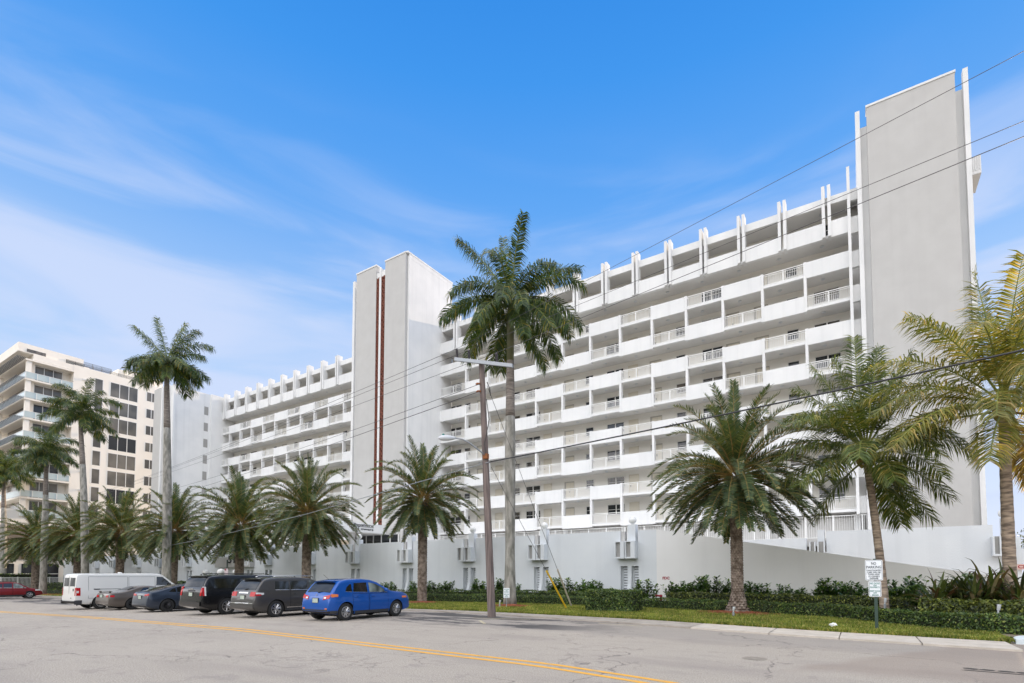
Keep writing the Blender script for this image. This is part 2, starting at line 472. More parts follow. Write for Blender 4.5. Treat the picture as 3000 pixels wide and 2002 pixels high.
for x in [-3.18*2*k - .1 for k in range(0, 7)] + [-59.8 - 6.4*k for k in range(5)]:
    b = MB(); b.box(x - .2, x + .2, FY + .5, FY + .8, 2, 6.5); b.build('column', M_white, BB)
# back balcony seen past the tower's right side
b = MB(); b.box(7.34, 8.0, 47.9, 50.3, 30.5, 30.7); b.box(7.9, 8.0, 47.9, 50.3, 30.7, 31.8); b.box(7.34, 7.9, 47.9, 48.0, 30.7, 31.8)
for k in range(5): b.box(7.42 + .12*k, 7.46 + .12*k, 47.86, 47.898, 30.75, 31.8)
b.build('balcony', M_white, BB)
# podium deck between the garden wall and the block
b = MB(); b.box(-95, -9.3, 31.5, 47, 3.6, 3.95); b.box(-9.3, .6, 37.9, 47, 3.6, 3.95); b.build('podium_deck', M_soffit, BB)

# entrance canopy with its name, on the deck in front of the left tower
CN = empty('entrance_canopy', (-46, 39, 3.9)); tag(CN, 'flat white entrance canopy carrying the building name in front of the tower', 'canopy')
cx = -44.75
b = MB(); b.box(-56.5, cx, 34.0, 41.05, 6.39, 7.36); b.build('roof_slab', M_white, CN)
b = MB(); b.box(-56.3, cx - .2, 34.2, 41.0, 6.32, 6.389); b.build('soffit', M_soffit, CN)
for (a, c) in ((-55.6, 34.6), (-50.2, 34.6), (-45.6, 37.0), (-55.6, 40)):
    b = MB(); b.box(a - .22, a + .22, c - .22, c + .22, 3.95, 6.32); b.build('column', M_panel, CN)
fit_text('Bayshore', .36, M_ink, 'lettering', CN, (cx + .02, 36.55, 7.04), (0, 1, 0), (0, 0, 1), 2.62, .012, .006)
fit_text('owers', .36, M_ink, 'lettering', CN, (cx + .02, 37.45, 6.62), (0, 1, 0), (0, 0, 1), 1.72, .012, .006)
b = MB(); b.box(cx + .003, cx + .03, 36.55, 39.25, 6.945, 6.985); b.box(cx + .003, cx + .03, 37.15, 37.22, 6.6, 6.944); b.build('lettering', M_ink, CN)
# lobby glazing behind the canopy
b = MB(); b.mat(0); b.box(-49.5, -42.7, 40.98, 41.05, 4.0, 6.3); b.mat(1)
for x in (-49.5, -48.0, -46.8, -45.5, -44.1, -42.8): b.box(x, x + .12, 40.93, 40.998, 4.0, 6.3)
b.build('lobby_window', [M_glass, M_frame], BB)
b = MB(); b.box(-56.5, -51.8, 40.0, 46.7, 4.0, 6.0); b.build('lobby', M_cream, BB)
# ------------------------------------------------------------------ garden wall with its vents, boxes, pillars, globe lamps
GW = empty('garden_wall', (-50, 31, 0)); tag(GW, 'long white garden wall with vent slots and box planters along the street side of the deck', 'wall')
UN = [-12.1, -18.5, -24.8, -31.2, -37.6, -43.75, -50.85, -54.2, -67.05, -74.0, -80.4, -87.7, -93.9, -107.2]
TOPZ = 4.55
secs = []; xr = -10.4
for xc in UN[:-1]:
    secs.append((xc + .56, xr)); xr = xc - .62
secs.append((-107.5, xr))
for (a, b_) in secs:
    m = MB(); m.box(a, b_, 31, 31.5, -1.6, TOPZ); m.box(a + .001, b_ - .001, 30.992, 30.999, 2.35, 2.375)
    m.build('wall_section', M_wallp, GW)
for k, xc in enumerate(UN[:-1]):
    m = MB()
    m.box(xc - .619, xc + .559, 31, 31.5, 2.34, 3.85)
    m.box(xc - .159, xc + .099, 31, 31.5, -1.6, 2.339)
    m.box(xc - .619, xc + .559, 31, 31.5, -1.6, .04)
    # pier foot flaring forward
    pr = [(xc - .15, 31, 1.7)] + [(xc - .15, 31 - .62*(1 - t)**2.2, .05 + 1.65*t) for t in (0, .15, .3, .5, .7)] + [(xc - .15, 31, .05)]
    m.prism([(p[0], p[1], p[2]) for p in (pr[1:6] + [pr[0], pr[6]])], (.22, 0, 0))
    m.build('pier', M_wallp, GW)
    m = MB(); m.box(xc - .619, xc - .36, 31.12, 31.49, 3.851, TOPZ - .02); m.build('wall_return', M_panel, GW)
    for (a, c) in ((xc - .618, xc - .16), (xc + .1, xc + .558)):
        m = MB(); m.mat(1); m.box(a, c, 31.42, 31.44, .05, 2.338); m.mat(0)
        z = .12
        while z < 2.25:
            m.prism([(a + .06, 31.30, z), (a + .06, 31.33, z - .01), (a + .06, 31.40, z + .12), (a + .06, 31.37, z + .13)], (c - a - .12, 0, 0)); z += .17
        m.box(a + .001, a + .06, 31.28, 31.41, .05, 2.338); m.box(c - .06, c - .001, 31.28, 31.41, .05, 2.338)
        m.build('vent_louvre', [M_wallp, M_dark], GW)
    for (a, c) in ((xc - .79, xc - .17), (xc - .12, xc + .53)):
        m = MB(); m.mat(0)
        y0, y1, z0, z1 = 30.45, 30.99, 2.81, 3.87
        m.box(a, a + .07, y0, y1, z0, z1); m.box(a + .37, c, y0, y1, z0, z1)
        m.box(a + .071, a + .369, y0, y1, z0, z0 + .10); m.box(a + .071, a + .369, y0, y1, z1 - .05, z1)
        m.mat(1); m.box(a + .071, a + .369, y0 + .14, y0 + .16, z0 + .101, z1 - .051)
        m.build('box_planter', [M_wallp, M_grille], GW)
    m = MB(); m.box(xc - .14, xc + .37, 31.02, 31.46, 3.851, 4.94); m.build('pillar', M_wallp, GW)
GL = ['white globe lamp on the wall pillar left of the big date palm', 'white globe lamp on the wall pillar just right of the grey royal palm trunk',
      'white globe lamp on the wall pillar left of the wooden utility pole', 'white globe lamp on the wall pillar left of the date palm by the blue car',
      'white globe lamp on the wall pillar under the building name', 'white globe lamp on the wall pillar right of the date palm behind the grey SUV']
def globe(x, y, z, label, r=.235):
    e = empty('globe_lamp', (x, y, z - r - .08)); tag(e, label, 'lamp', 'globe lamps along the white walls')
    m = MB(); m.sphere((x, y, z), r, 20, 12); m.build('globe', M_globe, e, True)
    m = MB(); m.lathe([(.09, z - r - .08), (.09, z - r - .04), (.05, z - r + .02), (.05, z - r + .03)], (x, y, 0), 12); m.build('base', M_frame, e)
for xc, l in zip(UN[:6], GL): globe(xc + .115, 31.24, 5.21, l)
# red fire connection lettering and standpipe
fit_text('FDC', .22, M_red, 'painted_lettering', GW, (-10.04, 30.985, 1.53), (1, 0, 0), (0, 0, 1), .42, .003, .007)
SP = empty('fire_standpipe', (-9.97, 30.3, .05)); tag(SP, 'red fire department connection pipe under the red FDC lettering', 'standpipe')
m = MB(); m.lathe([(.001, .02), (.075, .02), (.075, .5), (.095, .52), (.095, .6), (.06, .64), (.001, .64)], (-9.93, 30.3, 0), 14)
m.build('pipe', M_red, SP, True, 40)
m = MB(); m.tube([(-9.93, 30.3, .56), (-10.16, 30.22, .58)], .055, 10); m.lathe([(.001, -.05), (.075, -.05), (.075, .05), (.001, .05)], (-10.17, 30.22, .58), 12, 'x')
m.build('inlet', M_red, SP, True, 40)
# house number sign on the wall behind the palms
e = empty('number_sign', (-57.5, 30.6, 2.8)); tag(e, 'grey wall sign with large black house number behind a date palm trunk', 'sign')
sl, sr, st, sb = onY(630, 1640, 30.6).x, onY(735, 1640, 30.6).x, 3.95, 2.65
m = MB(); m.box(sl, (sl + sr)/2 - .15, 30.6, 30.98, sb, st - .2); m.box((sl + sr)/2 - .05, sr, 30.5, 30.98, sb, st + .05); m.build('board', M_panel, e)
q = onY(668, 1650, 30.48)
fit_text('511', 1.15, M_ink, 'number', e, (q.x, 30.47, q.z), (1, 0, 0), (0, 0, 1), onY(700, 1650, 30.48).x - q.x, .02, .02)

# the ramp's own front wall, sloping down to the right
RW = MB(); RW.prism([(-10.399, 31, -.5), (-10.399, 31, 4.55), (-10.2, 31, 4.52), (-9.23, 31, 4.33), (-.3, 31, 2.70), (3.86, 31, 1.95), (9.5, 31, .95), (9.5, 31, -.5)], (0, .3, 0))
o = RW.build('ramp_wall', M_ramp, None); tag(o, 'grey sloping parapet wall of the car ramp, falling to the right', 'wall')
m = MB(); m.prism([(-10.3, 31.31, -.4), (-10.3, 31.31, 3.9), (9.5, 31.31, .3), (9.5, 31.31, -.4)], (0, 6.05, 0)); o = m.build('ramp', M_conc); tag(o, kind='structure')
# upper wall behind the ramp
UW = empty('deck_wall', (0, 37.4, 0)); tag(UW, 'high white wall along the back of the car ramp below the right hand tower', 'wall')
m = MB(); m.box(-9.29, -2.85, 37.4, 37.8, 0, 4.12); m.box(-1.76, 6.06, 37.4, 37.8, 0, 4.5); m.box(6.061, 6.2, 37.4, 37.7, 0, 3.8)
m.box(-2.849, -1.761, 37.4, 37.8, 0, 3.0); m.box(6.75, 7.16, 37.4, 37.8, 0, 3.8); m.box(6.201, 6.749, 37.4, 37.7, 0, 2.9)
m.prism([(7.161, 37.4, 2.4), (7.161, 37.4, 3.2), (12, 37.4, 2.5), (12, 37.4, 2.4)], (0, .35, 0))
m.build('wall_section', M_wallp, UW)
for xc in (-2.25, 6.4):
    for (a, c) in ((xc - .42, xc - .08), (xc + .02, xc + .42)):
        m = MB(); m.mat(0); y0, y1, z0, z1 = 36.95, 37.39, 2.8, 3.85
        m.box(a, a + .07, y0, y1, z0, z1); m.box(c - .07, c, y0, y1, z0, z1); m.box(a + .071, c - .071, y0, y1, z0, z0 + .1)
        m.mat(1); m.box(a + .071, c - .071, y0 + .12, y0 + .14, z0 + .101, z1); m.build('box_planter', [M_wallp, M_grille], UW)
    m = MB(); m.box(xc + .02, xc + .4, 37.38, 37.78, 2.9 if xc > 0 else 3.0, 4.85 if xc > 0 else 4.6); m.build('pillar', M_wallp, UW)
globe(6.55, 37.55, 5.1, 'white globe lamp beside the right hand coconut trunk at the end of the upper wall')
e = empty('clearance_sign', (7.6, 37.3, 2.2)); tag(e, 'pale pink clearance sign with red lettering hanging over the ramp at the right edge', 'sign')
m = MB(); m.box(6.93, 8.3, 37.28, 37.33, 2.07, 2.36); m.build('board', noisy('pink_board', (.66, .46, .40), (.7, .52, .45), 3), e)
fit_text('Clearance', .24, M_red, 'lettering', e, (6.98, 37.27, 2.14), (1, 0, 0), (0, 0, 1), 1.2, .003, .006)

# ------------------------------------------------------------------ warm white apartment block at the far left
TB = empty('corner_apartment_block', (-116, 34, 0)); tag(TB, 'warm white modern apartment block with glass balconies and slatted sunshades at far left', 'apartment building')
X0 = -110.0
m = MB(); m.box(-135, X0, 31.95, 60, -1.5, 37.0); m.box(-135, X0 - 1.7, 27.3, 31.949, 12.2, 36.0); m.box(-135, X0 - .3, 25.1, 33.3, 37.0, 38.4)
m.box(-135, X0, 33.301, 34, 37.001, 37.1); m.box(-135, -112, 38.8, 46, 37.001, 39.0)
m.build('wall', M_tan, TB)
m = MB(); m.box(-135, X0 - .02, 26.9, 31.949, 36.05, 36.95); m.build('parapet', M_tan, TB)
m = MB(); m.box(-135, X0 - .5, 24.4, 31.949, -1.5, 12.1); m.box(-135, X0 - .25, 24.2, 31.949, 9.7, 11.9); m.build('podium', M_tan, TB)
m = MB()
for i in range(24): m.box(X0 - .49, X0 - .38, 24.4, 31.9, 4.3 + i*.22, 4.42 + i*.22)
for i in range(24): m.box(-125, X0 - .5, 24.28, 24.39, 4.3 + i*.22, 4.42 + i*.22)
m.build('louvre_screen', M_brown, TB)
for (a, c) in ((24.85, 25.85), (26.7, 28.85), (29.6, 31.2)):
    m = MB(); m.box(X0 - .49, X0 - .45, a, c, 0.1, 3.6); f = m.build('window', M_glass, TB)
    m = MB(); m.box(X0 - .449, X0 - .41, a, c, 2.0, 2.1); m.build('frame', M_frame, f)
for i in range(8):
    zt = 36.0 - 3.13*i                       # slab of this floor
    zf = zt - 3.13
    m = MB(); m.box(-135, X0 + .05, 25.95, 32.1, zt - .25, zt); m.build('balcony_slab', M_tan, TB)
    for bx in ((X0 - .75, X0 - .15, 26.15, 26.75), (X0 - 1.2, X0 - .9, 26.95, 27.3), (-124.5, -124, 26.15, 26.65)):
        m = MB(); m.box(*bx, zf, zt - .251); m.build('column', M_tan, TB)
    m = MB(); m.box(X0 - 1.69, X0 - 1.64, 27.5, 30.95, zf + .02, zt - .4); m.box(-123, X0 - 2, 27.2, 27.29, zf + .02, zt - .4); g = m.build('window', M_blind if i % 3 != 2 else M_glass, TB)
    m = MB()
    for y in (27.45, 28.6, 29.75, 30.9): m.box(X0 - 1.639, X0 - 1.6, y, y + .09, zf, zt - .3)
    m.box(X0 - 1.639, X0 - 1.6, 27.45, 30.99, zt - .42, zt - .3)
    m.build('frame', M_frame, g)
    # sunshade grid hung off the street side
    if i < 6:
        m = MB()
        for j in range(6): m.box(-126, X0 + .2, 24.95 + j*.19, 25.0 + j*.19, zt + .05, zt + .11)
        for j in range(24): m.box(-126 + j*.68, -125.93 + j*.68, 24.9, 25.949, zt - .02, zt + .049)
        m.build('sunshade', M_railgrey, TB)
    m = MB(); z0 = zf + .03
    m.mat(0); m.box(X0 - .03, X0 - .01, 26.05, 31.9, z0 + .05, z0 + 1.0); m.box(-125.5, X0 - .03, 26.04, 26.06, z0 + .05, z0 + 1.0)
    m.mat(1); m.box(X0 - .04, X0 + .01, 26.0, 31.94, z0 + 1.001, z0 + 1.05); m.box(-125.5, X0 - .041, 26.0, 26.07, z0 + 1.001, z0 + 1.05)
    for y in (26.0, 27.4, 28.9, 30.4, 31.9): m.box(X0 - .009, X0 + .03, y, y + .07, z0, z0 + 1.0)
    m.build('balustrade', [M_clearg, M_frame], TB)
    # windows of the plain part of the face
    gl = M_blind
    for (a, c, za, zb, n) in ((34.85, 36.0, 2.75, .35, 1), (37.05, 41.2, 2.75, .35, 3), (42.6, 44.25, 2.65, 1.1, 2)):
        m = MB(); m.box(X0 + .002, X0 + .008, a, c, zf + zb - .06, zf + za); w = m.build('window', M_glass if (i in (3, 6) and c - a > 4) else gl, TB)
        m = MB()
        for j in range(n + 1):
            y = a + (c - a)*j/n; m.box(X0 + .009, X0 + .022, y - .05, y + .05, zf + zb - .1, zf + za + .06)
        m.box(X0 + .009, X0 + .02, a - .05, c + .05, zf + za, zf + za + .06)
        m.build('frame', M_frame, w)
    m = MB(); m.box(X0 + .001, X0 + .2, 33.1, 33.7, zf + 1.9, zf + 2.15); m.build('shelf', M_soffit, TB)
m = MB(); m.box(X0 - .299, X0 - .26, 26.1, 28.4, 37.15, 37.65); m.build('window', M_glass2, TB)
def gridrail(pts, z0, z1, name):
    m = MB()
    for (x0, y0), (x1, y1) in zip(pts[:-1], pts[1:]):
        for j in range(5):
            z = z0 + (z1 - z0)*j/4; m.tube([(x0, y0, z), (x1, y1, z)], .035, 4)
        n = max(2, int(math.hypot(x1-x0, y1-y0)/1.1))
        for j in range(n + 1):
            x = x0 + (x1-x0)*j/n; y = y0 + (y1-y0)*j/n; m.tube([(x, y, z0 - .1), (x, y, z1)], .04, 4)
    return m.build(name, M_railgrey, TB)
gridrail([(X0 - 3, 31), (X0 - .2, 31), (X0 - .2, 43)], 37.05, 37.6, 'roof_railing')
gridrail([(X0 - 1.5, 33.5), (X0 - 1.5, 37.6)], 37.7, 38.4, 'roof_railing')
m = MB(); m.box(X0 - 4, X0 - 1.2, 39.9, 44, 37.001, 39.0); m.build('plant_room', M_tan, TB)

# distant block peeping out behind the balconies
DB = empty('distant_apartment_block', (-190, 38, 0)); tag(DB, 'distant pale apartment block with balconies behind the sunshades at the left edge', 'apartment building')
m = MB(); m.box(-205, -175, 37, 60, -2, 52); m.build('wall', noisy('distant_wall', (.6, .6, .58), (.66, .65, .62), .3), DB)
for i in range(15):
    m = MB(); m.box(-203, -174, 35.2, 36.999, 2 + i*3.3, 3.2 + i*3.3); m.build('balcony', M_soffit, DB)
    m = MB(); m.box(-202, -176, 36.9, 36.98, 3.3 + i*3.3, 5.2 + i*3.3); m.build('window', M_glass, DB)

# white fence with hedge in front of the corner block
FE = empty('picket_fence', (-104, 22, -1)); tag(FE, 'white metal picket fence behind the red car', 'fence')
m = MB(); y = 14.0
m.box(-104.03, -103.97, 14, 30.4, 1.42, 1.5); m.box(-104.03, -103.97, 14, 30.4, -.75, -.68)
while y < 30.3:
    m.box(-104.02, -103.98, y - .02, y + .02, -.68, 1.42); y += .14
m.build('pickets', M_rail, FE)
for i in range(10):
    m = MB(); yy = 14 + i*1.8; m.box(-104.05, -103.95, yy - .05, yy + .05, -1.0, 1.56); m.build('post', M_rail, FE)

# ------------------------------------------------------------------ ground, road, lawn, kerb
def gzs(x): return gz(x)
XS = [-1500, -600, -300, -200, -150, -130] + [-120 + 4*i for i in range(26)] + [-17, -14, -8, -4, -2, 0, 2, 4, 6, 10, 20, 60, 200, 1500]
XS = sorted(set(XS))
def gzc(x): return gz(max(x, -150))
def sheet(name, mat, ylo, yhi, dz, xs=XS, thick=None):
    """strip between two curves ylo(x), yhi(x) lying dz above the falling ground"""
    m = MB(); vs = []; fs = []
    for x in xs:
        vs.append((x, ylo(x), gzc(x) + dz)); vs.append((x, yhi(x), gzc(x) + dz))
    for i in range(len(xs) - 1): fs.append((2*i, 2*i+2, 2*i+3, 2*i+1))
    m.add(vs, fs)
    if thick:
        k = len(vs); vs2 = []; f2 = []
        for x in xs: vs2 += [(x, ylo(x), gzc(x) + dz), (x, ylo(x), gzc(x) + dz - thick)]
        for i in range(len(xs) - 1): f2.append((2*i, 2*i+1, 2*i+3, 2*i+2))
        m.add(vs2, f2)
    return m.build(name, mat)
m_soil = noisy('bare_soil', (.16, .13, .09), (.24, .20, .14), .6, 1, .5, 20)
o = sheet('ground', m_soil, lambda x: -1500, lambda x: 1500, -.02); tag(o, kind='structure')

def lerp_list(pts, x):
    if x <= pts[0][0]: return pts[0][1]
    for (a, b), (c, d) in zip(pts[:-1], pts[1:]):
        if x <= c: return b + (d - b)*(x - a)/(c - a)
    return pts[-1][1]
C_YEL = [(-150, 8.6), (-40, 8.9), (-30, 9.45), (-22, 9.5), (-17, 9.45), (-8.2, 9.07), (-5.3, 8.95), (-2.9, 8.5), (0, 7.75), (4, 6.4), (10, 4)]
K_IN = [(-150, 24), (-80, 22.2), (-36, 19.9), (-20, 20.0), (-13.6, 20.05), (-7, 19.75), (-2.6, 18.9), (-.2, 18.5), (3, 18.2), (8, 17.0)]    # kerb / lawn edge
K_OUT = [(-150, 23.4), (-80, 21.6), (-36, 19.3), (-20, 19.4), (-12.8, 19.0), (-7.7, 18.2), (-2.4, 17.1), (-.2, 16.75), (3.06, 16.35), (8, 15.2)]
XK = [-150, -120, -100, -80, -60, -50, -44, -40, -36, -30, -25, -20, -17, -13.6, -10, -7, -5, -2.6, -1, -.2, 1.5, 3.2]

# asphalt: pale worn road, dark patched parking strip, cracks
m_road, nt, bs = newmat('worn_asphalt')
geo = N(nt, 'ShaderNodeNewGeometry'); P = geo.outputs['Position']
sep = N(nt, 'ShaderNodeSeparateXYZ'); L(nt, P, sep.inputs[0])
def math_(op, a, b=None, clamp=False):
    n = N(nt, 'ShaderNodeMath', operation=op); n.use_clamp = clamp
    for i, v in enumerate((a, b)):
        if v is None: continue
        if isinstance(v, (int, float)): n.inputs[i].default_value = v
        else: L(nt, v, n.inputs[i])
    return n.outputs[0]
def noise_(scale, detail=4, vec=P, rough=.55, mapping=None):
    if mapping:
        mp = N(nt, 'ShaderNodeMapping'); L(nt, vec, mp.inputs[0]); mp.inputs['Scale'].default_value = mapping; vec = mp.outputs[0]
    n = N(nt, 'ShaderNodeTexNoise', i_Scale=scale, i_Detail=detail, i_Roughness=rough); L(nt, vec, n.inputs['Vector']); return n.outputs['Fac']
def ramp_(v, a, b, lo=0., hi=1.):
    n = N(nt, 'ShaderNodeMapRange'); L(nt, v, n.inputs[0]); n.inputs[1].default_value = a; n.inputs[2].default_value = b
    n.inputs[3].default_value = lo; n.inputs[4].default_value = hi; return n.outputs[0]
def mixc(f, a, b):
    n = N(nt, 'ShaderNodeMix', data_type='RGBA')
    if isinstance(f, (int, float)): n.inputs[0].default_value = f
    else: L(nt, f, n.inputs[0])
    for i, v in ((6, a), (7, b)):
        if isinstance(v, tuple): n.inputs[i].default_value = c4(v)
        else: L(nt, v, n.inputs[i])
    return n.outputs[2]
base = mixc(ramp_(noise_(.22, 5), .35, .65), (.33, .285, .232), (.385, .335, .275))
base = mixc(ramp_(noise_(38, 2), .45, .60), base, (.46, .405, .34))
base = mixc(ramp_(noise_(52, 2), .56, .66), base, (.17, .15, .135))
base = mixc(math_('MULTIPLY', ramp_(noise_(1.6, 8, mapping=(.5, 1.6, 1), rough=.75), .53, .68), .45), base, (.26, .23, .20))
base = mixc(math_('MULTIPLY', ramp_(noise_(.9, 7, rough=.7), .60, .63), .35), base, (.22, .19, .17))
base = mixc(math_('MULTIPLY', ramp_(noise_(.5, 6, mapping=(.35, 1.3, 1)), .50, .70), .5), base, (.25, .215, .19))
# parking strip: greyer and darker, with dark tar patches
ny = noise_(.8, 6)
edge = math_('ADD', math_('ADD', sep.outputs['Y'], math_('MULTIPLY', sep.outputs['X'], -.012)), math_('MULTIPLY', math_('SUBTRACT', ny, .5), 1.6))
park = ramp_(edge, 14.2, 15.1)
base = mixc(math_('MULTIPLY', park, .45), base, (.25, .225, .205))
tar = math_('MULTIPLY', ramp_(noise_(.42, 7, mapping=(.45, 1.5, 1), rough=.7), .485, .53), park)
xl_ = ramp_(sep.outputs['X'], -6.0, -9.5)
tar = math_('MULTIPLY', tar, xl_)
base = mixc(math_('MULTIPLY', tar, .88), base, (.045, .042, .042))
# tan patch of newer asphalt bottom right
rp = math_('MULTIPLY', ramp_(math_('ADD', math_('ADD', sep.outputs['X'], math_('MULTIPLY', sep.outputs['Y'], -.54)), math_('MULTIPLY', ny, .9)), -6.9, -6.5), ramp_(edge, 10.6, 11.6))
base = mixc(math_('MULTIPLY', rp, .45), base, (.25, .19, .15))
# cracks
vo = N(nt, 'ShaderNodeTexVoronoi', feature='DISTANCE_TO_EDGE', i_Scale=.19)
wv = N(nt, 'ShaderNodeVectorMath', operation='MULTIPLY_ADD'); no3 = N(nt, 'ShaderNodeTexNoise', i_Scale=1.1, i_Detail=5.0); L(nt, P, no3.inputs['Vector'])
L(nt, no3.outputs['Color'], wv.inputs[0]); wv.inputs[1].default_value = (2.2, 2.2, 0); L(nt, P, wv.inputs[2]); L(nt, wv.outputs[0], vo.inputs['Vector'])
cr = math_('MULTIPLY', ramp_(vo.outputs['Distance'], .0075, .001), ramp_(noise_(.35, 2), .42, .55))
vo2 = N(nt, 'ShaderNodeTexVoronoi', feature='DISTANCE_TO_EDGE', i_Scale=1.1); L(nt, wv.outputs[0], vo2.inputs['Vector'])
cr2 = math_('MULTIPLY', ramp_(vo2.outputs['Distance'], .03, .004), ramp_(noise_(.25, 2), .54, .62))
crk = math_('MAXIMUM', cr, math_('MULTIPLY', cr2, .6))
base = mixc(math_('MULTIPLY', crk, .75), base, (.13, .11, .10))
L(nt, base, bs.inputs['Base Color']); bs.inputs['Roughness'].default_value = .9
bp = N(nt, 'ShaderNodeBump', i_Strength=.5, i_Distance=.01)
L(nt, math_('SUBTRACT', noise_(70, 3), math_('MULTIPLY', crk, 1.0)), bp.inputs['Height']); L(nt, bp.outputs[0], bs.inputs['Normal'])
o = sheet('road', m_road, lambda x: -30, lambda x: lerp_list(K_IN, x) + .6, 0.0); tag(o, kind='structure')
for s in (-.17, .17):
    w = .07
    xs = sorted(set(XK + [-6.5, -5.7, -4.2, -3.4, -2, 6]))
    o = sheet('road_marking', M_yel, lambda x: lerp_list(C_YEL, x) + s - w, lambda x: lerp_list(C_YEL, x) + s + w, .004, xs)
    tag(o, kind='structure')
# dark ribbed wear marks at the bottom right of the road
M_rib = plain('dark_ribbed_asphalt', (.07, .06, .05), .9)
m = MB(); rg_ = random.Random(12)
for i in range(7):
    x = 1.7 + i*.24; y = 12.9 - i*.02
    m.poly([(x + .14*math.cos(math.tau*j/9)*rg_.uniform(.6, 1.1), y + .10*math.sin(math.tau*j/9)*rg_.uniform(.7, 1.2), .0045) for j in range(9)])
m.poly([(1.5, 12.62, .005), (3.6, 12.5, .005), (3.6, 12.58, .005), (1.6, 12.70, .005)])
o = m.build('road_patch', M_rib); tag(o, kind='structure')
# worn bay lines and marks round the pole
m_bay = noisy('worn_white_paint', (.42, .36, .24), (.52, .45, .30), 6, .9)
for (xa, ya, xb, yb, w) in ((-13.6, 17.2, -11.2, 17.9, .06), (-12.6, 16.4, -11.6, 15.4, .06), (-26.9, 13.5, -26.9, 17, .05), (-23.2, 13.6, -23.2, 17, .05), (-19.4, 14, -19.4, 17.5, .05), (-8.2, 17.8, -6.4, 17.5, .05)):
    d = Vector((xb - xa, yb - ya, 0)).normalized(); n_ = Vector((-d.y, d.x, 0))*w
    a = Vector((xa, ya, gz(xa) + .005)); c = Vector((xb, yb, gz(xb) + .005))
    m = MB(); m.poly([a - n_, c - n_, c + n_, a + n_]); o = m.build('road_marking', m_bay); tag(o, kind='structure')
# kerb of cast slabs
def kerb(x0, x1, mat, name, dz=.05, yo=None, yi=None):
    xs = [x0] + [x for x in XK if x0 < x < x1] + [x1]
    yo = yo or (lambda x: lerp_list(K_OUT, x)); yi = yi or (lambda x: lerp_list(K_IN, x))
    return sheet(name, mat, yo, yi, dz, xs, .09)
joints = [-44, -30, -20, -14, -10.6, -7.6, -4.8, -2.35, -.55, 1.25, 3.1]
M_oldk = noisy('old_kerb_concrete', (.30, .265, .225), (.40, .355, .305), 1.6, .95, .3, 80.)
for a, b_ in zip(joints[:-1], joints[1:]):
    o = kerb(a + .012, b_ - .012, M_conc if a > -4.9 else M_oldk, 'kerb'); tag(o, kind='structure')
o = kerb(-150, -44.01, M_oldk, 'kerb'); tag(o, kind='structure')
# driveway apron with its painted nose at the right edge
m = MB(); vs = []
n = 10
for i in range(n + 1):
    t = math.pi/2 + math.pi/2*i/n
    vs.append((4.3 + 1.05*math.cos(t) , 18.1 + 1.35*math.sin(t) + .25, .06 + .0))
vs.append((3.25, 18.2, .06)); vs.append((3.9, 18.05, .06)); vs.append((4.3, 18.4, .06))
vs = [(3.30, 18.15), (3.95, 18.05), (3.95, 19.5), (3.75, 19.42), (3.55, 19.2), (3.4, 18.85), (3.31, 18.5)]
m.prism([(x, y, .0) for x, y in vs], (0, 0, .13)); o = m.build('kerb_nose', M_wpaint); tag(o, kind='structure')
m = MB(); m.prism([(3.951, 18.05, 0), (7, 17.4, 0), (7, 19.2, 0), (3.951, 19.5, 0)], (0, 0, .125)); o = m.build('pavement', M_conc); tag(o, kind='structure')
# manhole cover, drain with tyre grooves
m = MB(); m.lathe([(.001, .006), (.21, .006), (.25, .005)], (-1.94, 12.03, 0), 28); o = m.build('manhole_cover', noisy('rusty_iron', (.22, .19, .155), (.30, .26, .21), 9, .8)); tag(o, 'round iron manhole cover set flat in the road', 'manhole cover')
m_lawn = noisy('lawn_base', (.085, .105, .025), (.16, .165, .05), 2.5, 1, .8, 40)
XL = [-150, -120, -107.5, -80, -60, -44, -36, -30, -25, -20, -13.6, -7, -2.6, -.2, 3.2]
o = sheet('lawn', m_lawn, lambda x: lerp_list(K_IN, x) + .003, lambda x: 30.95, .06, XL, .06); tag(o, kind='structure')
m = MB(); m.poly([(3.201, 19.6, .06), (12, 19.3, .06), (12, 30.9, .06), (3.201, 30.9, .06)]); o = m.build('planting_bed', m_soil); tag(o, kind='structure')
# grass blades along the verge
m_grass = leafmat('grass_blade', [(0, (.075, .125, .02)), (.45, (.15, .19, .035)), (.8, (.26, .26, .06)), (1, (.38, .32, .13))], .6, .25, .2)
m = MB(); g = random.Random(3)
vs = []; fs = []
def blade(x, y, h):
    a = g.uniform(0, math.tau); k = len(vs); w = .012 + .00045*math.hypot(x, y); z = gz(x) + .055
    dx, dy = math.cos(a)*w, math.sin(a)*w; lx, ly = g.gauss(0, .35)*h, g.gauss(0, .35)*h
    vs.extend([(x - dx, y - dy, z), (x + dx, y + dy, z), (x + lx, y + ly, z + h)]); fs.append((k, k+1, k+2))
for i in range(72000):
    x = -30 + 33.3*(g.random()**.75); ye = lerp_list(K_IN, x); yb = lerp_list([(-30, 27.3), (-5, 27.4), (-1.5, 26), (.3, 23.6), (2.5, 21.8), (3.4, 21)], x)
    y = ye + (yb - ye)*g.random()
    blade(x, y, g.uniform(.04, .10))
for i in range(9000):
    x = -100 + 70*g.random(); y = lerp_list(K_IN, x) + g.random()*6
    blade(x, y, g.uniform(.06, .12))
for i in range(9000):
    x = -20 + 23.2*g.random(); blade(x, lerp_list(K_IN, x) + g.uniform(-.05, .1), g.uniform(.05, .12))
m.add(vs, fs); o = m.build('grass', m_grass); tag(o, 'short green and yellowing grass blades on the verge', 'grass', kind='stuff')
